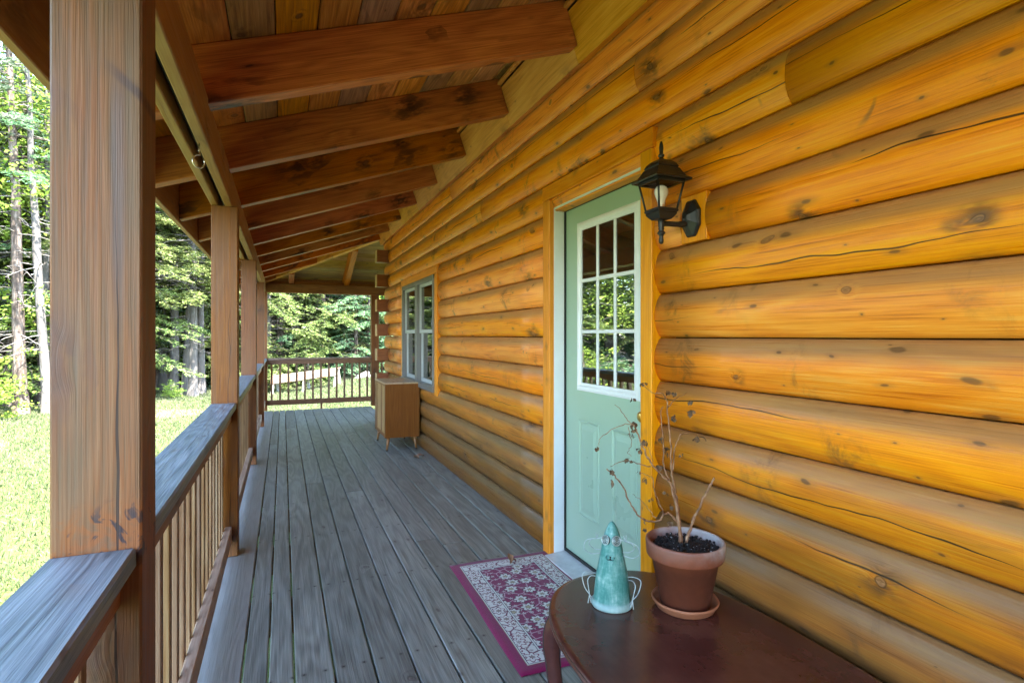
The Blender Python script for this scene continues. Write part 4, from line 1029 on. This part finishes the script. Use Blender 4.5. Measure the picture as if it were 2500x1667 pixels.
bm = bmesh.new(); add_tube(bm, smoothpath([(LX, LYY, 1.765), (LX+.03, LYY, 1.766), (LX+.09, LYY, 1.768), (LX+.125, LYY, 1.776)], 5), [.0105]*10+[.012]*5+[.016], 12)
lbm('arm', bm, M['black'])
bm = bmesh.new()
for (x, rs), (x2, rs2) in zip([(1.509, 1.0), (1.500, 1.0), (1.493, .92), (1.490, .80), (1.478, .46), (1.468, .30)], [(1.500, 1.0), (1.493, .92), (1.490, .80), (1.478, .46), (1.468, .30), (1.466, .05)]):
    for k in range(8):
        def pt(x, r, k):
            a = math.pi/8+k*math.pi/4; return (x, LYY+.052*r*math.cos(a), 1.795+.078*r*math.sin(a))
        bm.faces.new([bm.verts.new(q) for q in (pt(x, rs, k), pt(x, rs, k+1), pt(x2, rs2, k+1), pt(x2, rs2, k))])
bmesh.ops.remove_doubles(bm, verts=bm.verts[:], dist=.0001)
lbm('backplate', bm, M['black'])
bm = bmesh.new()
add_lathe(bm, [(0, 1.914), (.010, 1.912), (.020, 1.905), (.0265, 1.893), (.0265, 1.882), (.022, 1.868), (.0165, 1.855), (.0145, 1.845), (.0142, 1.836)], 24, 0, (LX, LYY))
add_lathe(bm, [(.0142, 1.8358), (.0135, 1.832), (.0145, 1.829), (.0135, 1.826), (.0145, 1.823), (.013, 1.818), (.013, 1.8155)], 20, 1, (LX, LYY))
lbm('bulb', bm, [M['bulb'], M['bulbcap']])

# ------------------------------------------------------------------ rustic bench on the lawn
bx0, by0, bx1, by1 = -.22, 21.75, 1.90, 20.95
bz0, bz1 = gz(bx0, by0), gz(bx1, by1)
bench = thing('rustic_bench', (bx0, by0, bz0), 'weathered pale timber bench standing aslope on the far lawn', 'bench')
BWv = world_loc(bench)
M['oldwood'] = wood('grey_old_timber', 0, [(.2, (0.168, 0.1392, 0.112)), (.5, (0.276, 0.2204, 0.1736)), (.85, (0.36, 0.3016, 0.252))], (.16, .08, .04), rough=.8, cell=(.5, .2), kr=.14, keep=.4, smudge=.6, vary=.2, streak=.6, grey=(.26, .12, .06), greyamt=.9)
M['oldleg'] = plain('pale_old_timber', (.36, .34, .32), .8, nscale=9, namt=.3)
bd = Vector((bx1-bx0, by1-by0, bz1-bz0)); bl = bd.length; bu = bd.normalized(); bs = Vector((bu.y, -bu.x, 0)).normalized()
def bplank(name, s0, s1, t0, t1, z0, z1):
    P = []
    for z in (z0, z1):
        for s, tt in ((s0, t0), (s1, t0), (s1, t1), (s0, t1)):
            P.append(bd*0 + bu*s + bs*tt + Vector((0, 0, z)))
    bm = bmesh.new(); add_hex(bm, P, .006); bm_obj(name, bm, M['oldwood'], bench)
bplank('seat_plank', -.05, bl+.05, -.02, .19, .60, .645); bplank('seat_plank', -.03, bl+.04, .20, .42, .605, .65)
bplank('side_board', -.02, bl*.52, .425, .465, .36, .60); bplank('side_board', bl*.525, bl+.02, .42, .462, .38, .62); bplank('side_board', 0, bl, -.055, -.025, .38, .585)
for s in (.03, bl*.5, bl-.03):
    for t0, t1, e in ((.30, .50, .46), (.10, -.12, -.06)):
        bm = bmesh.new(); a = bu*s + bs*t0 + Vector((0, 0, .60)); q = bu*(s+.03) + bs*(t1+.04)
        q.z = gz(BWv.x+q.x, BWv.y+q.y) - BWv.z
        w = bu*.045; v = bs*.03
        add_hex(bm, [q-w-v, q+w-v, q+w+v, q-w+v, a-w-v, a+w-v, a+w+v, a-w+v], .004); bm_obj('leg', bm, M['oldleg'], bench)

# ------------------------------------------------------------------ trees
def leaf_mat(name, c0, c1, c2, trans=.35):
    t = NT(name); t.t.nodes.remove(t.b)
    ri = t.n('ShaderNodeNewGeometry').outputs['Random Per Island']; ob = t.rand()
    nz = t.noise(t.obj(), .9, 3, .6)
    c = t.ramp(t.add(t.mul(ri, .55), t.mul(nz, .45)), [(.22, c0), (.5, c1), (.78, c2)])
    c = t.n('ShaderNodeHueSaturation', {'Hue': t.add(.485, t.mul(ob, .03)), 'Saturation': .95, 'Value': t.add(.8, t.mul(ob, .4)), 'Color': c}).outputs[0]
    df = t.n('ShaderNodeBsdfDiffuse', {0: c}); tl = t.n('ShaderNodeBsdfTranslucent', {0: c})
    mx = t.n('ShaderNodeMixShader', {0: trans, 1: df.outputs[0], 2: tl.outputs[0]}); t.put(t.out.inputs[0], mx.outputs[0]); return t.m
M['hemlock'] = leaf_mat('hemlock_needles', (0.061, 0.102, 0.029), (0.156, 0.221, 0.061), (0.303, 0.353, 0.123))
M['spruce'] = leaf_mat('spruce_needles', (0.049, 0.123, 0.061), (0.123, 0.238, 0.119), (0.230, 0.353, 0.172))
M['pine'] = leaf_mat('pine_needles', (0.066, 0.115, 0.070), (0.156, 0.221, 0.139), (0.279, 0.344, 0.230))
M['maple'] = leaf_mat('maple_leaves', (0.090, 0.164, 0.018), (0.205, 0.303, 0.037), (0.344, 0.410, 0.082), .5)
def bark(name, a, b, c):
    t = NT(name); p = t.obj(); s = t.n('ShaderNodeSeparateXYZ', {0: p})
    n1 = t.noise(t.xyz(t.mul(s.outputs[0], 14), t.mul(s.outputs[1], 14), t.mul(s.outputs[2], 2.2)), 1, 5, .65); n2 = t.noise(p, 2.6, 4, .65)
    f = t.add(t.mul(n1, .6), t.mul(n2, .4)); t.put(t.b.inputs['Base Color'], t.ramp(f, [(.36, a), (.5, b), (.62, c)])); t.b.inputs['Roughness'].default_value = .9; t.b.inputs['Specular IOR Level'].default_value = .15
    t.bump(n1, .9, .04); return t.m
M['bark_grey'] = bark('lichen_grey_bark', (.11, .095, .085), (.085, .078, .072), (.135, .130, .125))
M['bark_brown'] = bark('dark_furrowed_bark', (.030, .022, .018), (.085, .066, .054), (.19, .16, .14))
M['deadwood'] = plain('dead_twig', (.15, .135, .12), .9)
def kites(C, Dv, N, L, W):
    """arrays of leaf centres, directions, normals, lengths, widths -> vertex array of kite quads"""
    Dv = Dv/np.linalg.norm(Dv, axis=1, keepdims=True); S = np.cross(N, Dv); S /= (np.linalg.norm(S, axis=1, keepdims=True)+1e-9)
    L = L[:, None]; W = W[:, None]
    v = np.stack([C - Dv*L*.5, C - Dv*L*.05 + S*W*.5, C + Dv*L*.5, C - Dv*L*.05 - S*W*.5], 1)
    return v.reshape(-1, 3)
def mesh_quads(name, V, mat):
    me = bpy.data.meshes.new(name); n = len(V); q = n//4
    me.vertices.add(n); me.vertices.foreach_set('co', V.astype(np.float32).ravel())
    me.loops.add(n); me.loops.foreach_set('vertex_index', np.arange(n, dtype=np.int32))
    me.polygons.add(q); me.polygons.foreach_set('loop_start', np.arange(0, n, 4, dtype=np.int32)); me.polygons.foreach_set('loop_total', np.full(q, 4, dtype=np.int32))
    me.update(); me.validate(); me.materials.append(mat); return me
def trunk_bm(Ht, r0, lean, seed, r1=.03, kn=12):
    bm = bmesh.new(); rr = random.Random(seed); P = []; Rr = []
    n = 16; w = Vector((0, 0, 0))
    for i in range(n+1):
        u = i/n; w = w + Vector((rr.uniform(-1, 1), rr.uniform(-1, 1), 0))*.035
        P.append(Vector((lean[0]*u*Ht, lean[1]*u*Ht, u*Ht-.15)) + w*min(1, u*4))
        Rr.append((r0*(1-u)**.8*(1+.5*max(0, 1-u*14)) + r1*(1-u)+.008)*(1+rr.uniform(-.06, .06)))
    add_tube(bm, P, Rr, kn); return bm, P
def at_h(P, Ht, z):
    u = min(.999, max(0, (z+.15)/Ht))*(len(P)-1); i = int(u); f = u-i; return P[i]*(1-f)+P[i+1]*f
def conifer_mesh(seed, Ht, cb, Lmax, leafmat, barkmat, r0, lean=(0, 0), dens=1.0, droop=.28, ls=1.0, dead=14):
    rr = random.Random(seed); nr = np.random.default_rng(seed)
    tb, P = trunk_bm(Ht, r0, lean, seed)
    C, Dv, N, L, W = [], [], [], [], []
    z = cb
    while z < Ht-.2:
        u = (z-cb)/(Ht-cb); bl = Lmax*(1-u)**.75*rr.uniform(.6, 1.12)+.25; az = rr.uniform(0, 6.283)
        base = at_h(P, Ht, z); d = Vector((math.cos(az), math.sin(az), 0)); sd_ = Vector((-d.y, d.x, 0))
        rise = rr.uniform(-.05, .28)*(.4+u); pts = []
        for k in range(6):
            s = k/5; pts.append(base + d*(bl*s) + sd_*(math.sin(s*3)*.08*bl*rr.uniform(-1, 1)) + Vector((0, 0, bl*(rise*s - droop*s*s))))
        add_tube(tb, pts, [.022*(1-.8*k/5)*(bl/2.5+.3) for k in range(6)], 4, 0, False)
        nt = int(bl*12*dens)
        for j in range(nt):
            s = .18+.82*(j+rr.random())/nt; i0 = min(4, int(s*5)); f = s*5-i0; q = pts[i0]*(1-f)+pts[i0+1]*f
            tl = (.16+.42*bl*.35*(1-s*.55))*rr.uniform(.6, 1.25); sg = rr.choice((-1, 1)); td = (d*rr.uniform(.35, .9)+sd_*sg*rr.uniform(.6, 1.0)+Vector((0, 0, rr.uniform(-.30, .05)))).normalized()
            m = max(5, int(tl*44)); ss = nr.random(m)
            base_ = np.array(q)[None] + np.array(td)[None]*(ss[:, None]*tl) + nr.normal(0, .025, (m, 3))*[1, 1, .8]; base_[:, 2] -= .12*tl*ss**2
            dirs = np.array(td)[None] + nr.normal(0, .55, (m, 3))*[1, 1, .5]
            nrm = np.array([0, 0, 1.0])[None] + nr.normal(0, .38, (m, 3))
            C.append(base_); Dv.append(dirs); N.append(nrm); L.append(nr.uniform(.07, .155, m)*ls); W.append(nr.uniform(.024, .050, m)*ls)
        z += rr.uniform(.06, .20)/dens*(Ht/11)
    for k in range(dead):     # bare dead branches below the crown
        z = rr.uniform(.12*Ht, min(Ht*.75, cb+.25*Ht)); az = rr.uniform(0, 6.283); base = at_h(P, Ht, z); bl = rr.uniform(.5, 1.9); d = Vector((math.cos(az), math.sin(az), rr.uniform(-.25, .2)))
        pts = [base + d*(bl*s/4) + Vector((0, 0, -.18*bl*(s/4)**2+rr.uniform(-.03, .03))) for s in range(5)]
        add_tube(tb, pts, [.014, .011, .009, .006, .003], 4, 1, False)
        for j in range(4):
            q = pts[1+j % 4]; e = q + Vector((rr.uniform(-.3, .3), rr.uniform(-.3, .3), rr.uniform(-.2, .1))); add_tube(tb, [q, (q+e)/2+Vector((0, 0, .02)), e], [.006, .004, .002], 3, 1, False)
    me = mesh_quads('crown', kites(np.concatenate(C), np.concatenate(Dv), np.concatenate(N), np.concatenate(L), np.concatenate(W)), leafmat)
    tm = bpy.data.meshes.new('trunk'); tb.to_mesh(tm); tb.free(); tm.materials.append(barkmat); tm.materials.append(M['deadwood'])
    return tm, me
def broad_mesh(seed, Ht, cb, rad, leafmat, barkmat, r0, nb=34, per=170, ls=1.0, lean=(0, 0), stems=1):
    rr = random.Random(seed); nr = np.random.default_rng(seed); C, Dv, N, L, W = [], [], [], [], []
    tb, P = trunk_bm(Ht*.92, r0, lean, seed, .02, 9)
    for b in range(nb):
        z = cb + (Ht-cb)*rr.random()**.9; u = (z-cb)/(Ht-cb); bl = rad*(math.sin(math.pi*(.12+.8*u))**.6)*rr.uniform(.5, 1.1); az = rr.uniform(0, 6.283)
        base = at_h(P, Ht*.92, max(.05, z*.85-.2)); d = Vector((math.cos(az), math.sin(az), rr.uniform(.05, .6)))
        pts = [base + d*(bl*s/4) + Vector((rr.uniform(-.06, .06), rr.uniform(-.06, .06), rr.uniform(-.05, .08)))*s for s in range(5)]
        add_tube(tb, pts, [r0*.32, r0*.25, r0*.18, r0*.1, r0*.05], 4, 0, False)
        for j in range(3):
            c = np.array(pts[2+j % 3]) + nr.normal(0, .22*rad*.4, 3); m = per//3
            C.append(c[None] + nr.normal(0, 1, (m, 3))*np.array([.30, .30, .13])*rad*.42); Dv.append(nr.normal(0, 1, (m, 3))*[1, 1, .5]+[0, 0, -.3]); N.append(nr.normal(0, .55, (m, 3))+[0, 0, 1.0])
            L.append(nr.uniform(.07, .13, m)*ls); W.append(nr.uniform(.05, .09, m)*ls)
    me = mesh_quads('crown', kites(np.concatenate(C), np.concatenate(Dv), np.concatenate(N), np.concatenate(L), np.concatenate(W)), leafmat)
    tm = bpy.data.meshes.new('trunk'); tb.to_mesh(tm); tb.free(); tm.materials.append(barkmat)
    return tm, me
K = {}
K['hem1'] = conifer_mesh(1, 12.5, 1.3, 2.8, M['hemlock'], M['bark_grey'], .14, dens=1.15)
K['hem2'] = conifer_mesh(2, 10.5, .6, 2.5, M['hemlock'], M['bark_brown'], .11, (.01, 0), 1.15)
K['hem3'] = conifer_mesh(3, 14.0, 2.6, 2.7, M['hemlock'], M['bark_grey'], .17, (-.012, .0), 1.15, dead=26)
K['spr1'] = conifer_mesh(4, 9.0, .4, 2.3, M['spruce'], M['bark_brown'], .12, (0, 0), 1.2, droop=.22)
K['spr2'] = conifer_mesh(5, 13.0, .8, 2.9, M['spruce'], M['bark_brown'], .15, (0, 0), 1.1, droop=.2)
K['bare1'] = conifer_mesh(6, 14.0, 6.2, 2.3, M['spruce'], M['bark_brown'], .115, (-.028, -.01), .8, dead=34)
K['bare2'] = conifer_mesh(7, 13.5, 6.0, 2.1, M['pine'], M['bark_grey'], .085, (-.03, .0), .7, dead=22)
K['bare3'] = conifer_mesh(8, 13.0, 3.6, 2.5, M['hemlock'], M['bark_grey'], .115, (.004, .0), 1.0, dead=30)
K['pine'] = conifer_mesh(9, 15.0, 3.0, 3.4, M['pine'], M['bark_brown'], .16, dens=.7, droop=.05, ls=1.5, dead=12)
K['front'] = conifer_mesh(14, 11.5, 3.3, 3.1, M['hemlock'], M['bark_grey'], .10, (0, 0), 1.5, dead=18)
K['map1'] = broad_mesh(10, 9.5, 1.6, 2.8, M['maple'], M['bark_grey'], .08, nb=48, per=200)
K['map2'] = broad_mesh(11, 11.5, 2.4, 3.0, M['maple'], M['bark_grey'], .10, nb=52, per=200)
K['shrub'] = broad_mesh(12, 1.7, .12, .95, M['maple'], M['bark_brown'], .03, nb=22, per=120, ls=.75)
K['sap'] = conifer_mesh(13, 2.6, .15, 1.0, M['hemlock'], M['bark_brown'], .035, dens=1.3, dead=2, ls=.8)
def tree(kind, x, y, label, rz=0.0, sc=1.0, name='conifer_tree', cat='tree', group='trees at the edge of the lawn'):
    o = thing(name, (x, y, gz(x, y)), label, cat, group, rz); o.scale = (sc, sc, sc)
    for nm, me in zip(('trunk', 'crown'), K[kind]):
        p = bpy.data.objects.new(nm, me); COL.objects.link(p); p.parent = o
    return o
# trees one can tell apart, left to right
tree('bare1', -6.35, 18.4, 'dark leaning trunk at far left with bare twigs, beside the pale trunk', R(0))
tree('bare2', -5.75, 18.3, 'thin pale leaning trunk at far left, right of the dark one', R(5), 1.0)
tree('map1', -7.6, 19.8, 'bright leafed maple crown high at the left edge, behind the leaning trunks', 1.0, 1.15, 'maple_tree')
tree('pine', -6.9, 21.6, 'soft needled pine with sky behind it at far left', 2.0, 1.0, 'pine_tree')
tree('shrub', -6.75, 17.6, 'yellow green leafy bush at the foot of the left trunks', 0, 1.15, 'bush', 'bush', 'bushes along the lawn')
tree('hem1', -4.0, 23.6, 'hemlock with layered yellow green sprays left of the second post', .4)
tree('bare3', -3.45, 22.0, 'thick dark trunk seen in the gap left of the second post', 1.0, 1.0)
tree('bare2', -3.05, 21.5, 'slim white trunk between the thick trunks left of the second post', 2.2, .95)
tree('bare3', -2.62, 21.9, 'thick pale lichen covered trunk close to the second post', 2.6, .92)
tree('front', -3.95, 20.3, 'hemlock whose light sprays hang in front of the pale trunks', 2.0)
tree('front', -2.75, 21.0, 'hemlock reaching sprays past the second post from behind', .4, 1.05)
tree('map2', -6.45, 20.3, 'fresh green maple filling the left edge above the leaning trunks', 2.5, 1.0, 'maple_tree')
tree('hem2', -4.55, 20.6, 'hemlock sweeping low over the grass just right of the nearest post', 1.9, .95)
tree('shrub', -3.3, 20.7, 'small leafy bush at the foot of the pale trunks', 2, .38, 'bush', 'bush', 'bushes along the lawn')
tree('bare3', .55, 24.6, 'big grey trunk behind the left half of the bench', 4.0, 1.15)
tree('hem3', 2.55, 26.0, 'tall pale trunk high in the middle of the far opening', 1.2, 1.1)
tree('hem1', -.55, 23.6, 'yellow green hemlock at the left side of the far opening', 2.4, .95)
tree('hem2', 1.55, 24.2, 'light green hemlock standing behind the bench', .7, 1.0)
tree('spr1', 3.45, 24.0, 'deep green spruce at the right side of the far opening', .3, 1.1)
tree('spr1', 2.75, 23.4, 'small dark spruce right of the bench', 2.3, .62)
tree('sap', -.75, 22.6, 'low hemlock sapling by the left end of the bench', .3, 1.0)
tree('sap', .9, 22.9, 'leafy sapling directly behind the bench', 1.3, .9)
# the wood behind and along the left
rr = random.Random(21); kinds = ['hem1', 'hem2', 'spr1', 'spr2', 'spr2', 'hem3', 'hem2']
back = []
for i in range(62):
    row = i % 3
    x = -13 + 22*((i+rr.random())/62.0); y = 24.6 + row*2.6 + rr.uniform(-.7, .7) + (1.0 if x > 0 else 0) - (3.4 if x < -7 else 0)
    back.append((x, y, rr.choice(kinds)))
for i in range(22):
    x = -26 + 44*((i+rr.random())/22.0); back.append((x, 35 + rr.uniform(-2, 3), rr.choice(['spr2', 'hem2', 'hem1'])))
for k in range(20):
    a = k/20.0; back.append((-11.5 - 7*math.sin(a*2.4) + rr.uniform(-1.2, 1.2) - 3*(k % 2), 17.5 - 22*a + rr.uniform(-1, 1), rr.choice(kinds)))
for x, y, kd in back:
    front = y < 19
    tree(kd, x, y, 'tall conifer along the left of the lawn, seen only in reflection' if front else 'conifer deep in the wood behind the front trunks', rr.uniform(0, 6.28), rr.uniform(1.0, 1.4), group='trees along the left lawn' if front else 'trees deep in the wood')
for i in range(7):
    x, y = [(-8.2, 23.5), (-5.4, 24.4), (-2.0, 25.0), (4.8, 25.2), (-9.5, 21.0), (-13, 12), (-14, 6)][i]
    tree('map2', x, y, 'tall maple with fresh leaves among the dark conifers', rr.uniform(0, 6.28), rr.uniform(.9, 1.15), 'maple_tree', group='maples in the wood')
# stones at the edge of the far lawn
for i, (x, y, r, lab) in enumerate(((3.0, 22.3, .24, 'larger grey stone at the right edge of the far lawn'), (2.72, 22.1, .15, 'small grey stone left of the larger one'), (3.32, 22.2, .17, 'flat grey stone nearest the far post'))):
    bm = bmesh.new(); bmesh.ops.create_icosphere(bm, subdivisions=3, radius=r); q = random.Random(i)
    for v in bm.verts:
        k = 1+.22*math.sin(v.co.x*19+i)+.16*math.sin(v.co.y*23+2*i)+.14*math.cos(v.co.z*27); v.co *= k; v.co.z *= .62
    tag(bm_obj('stone', bm, M['rock'], None, (x, y, gz(x, y)+r*.25), True), lab, 'stone', 'stones by the wood')

# ------------------------------------------------------------------ grass blades
nr = np.random.default_rng(3); NB = 210000
dist = 4.2 + 20.5*nr.random(NB)**.75; az = np.radians(np.where(nr.random(NB) < .6, nr.uniform(-27, 11, NB), nr.uniform(-75, -27, NB)))
gx, gy = dist*np.sin(az), dist*np.cos(az)
ok = ~((gx > -.9) & (gy < 11.4))
for px_, py_, ax_, ay_ in BARE: ok &= ~((((gx-px_)/ax_)**2 + ((gy-py_)/ay_)**2 < 1.0) & (nr.random(NB) < .5))
gx, gy = gx[ok], gy[ok]
gzz = np.array([gz(a, b) for a, b in zip(gx, gy)])
n = len(gx); ln = nr.uniform(.035, .085, n)*(1+.02*np.hypot(gx, gy)); wd = nr.uniform(.006, .012, n)*(1+.05*np.hypot(gx, gy))
C = np.stack([gx, gy, gzz+ln*.42], 1); Dv = nr.normal(0, .45, (n, 3))+[0, 0, 1.0]; N = nr.normal(0, 1, (n, 3))*[1, 1, .2]
M['grass'] = leaf_mat('grass_blades', (.062, .090, .034), (.098, .122, .056), (.165, .162, .10), .3)
go = bpy.data.objects.new('grass', mesh_quads('grass', kites(C, Dv, N, ln, wd), M['grass'])); COL.objects.link(go)
tag(go, 'short sunlit grass blades covering the lawn', 'grass', kind='stuff')
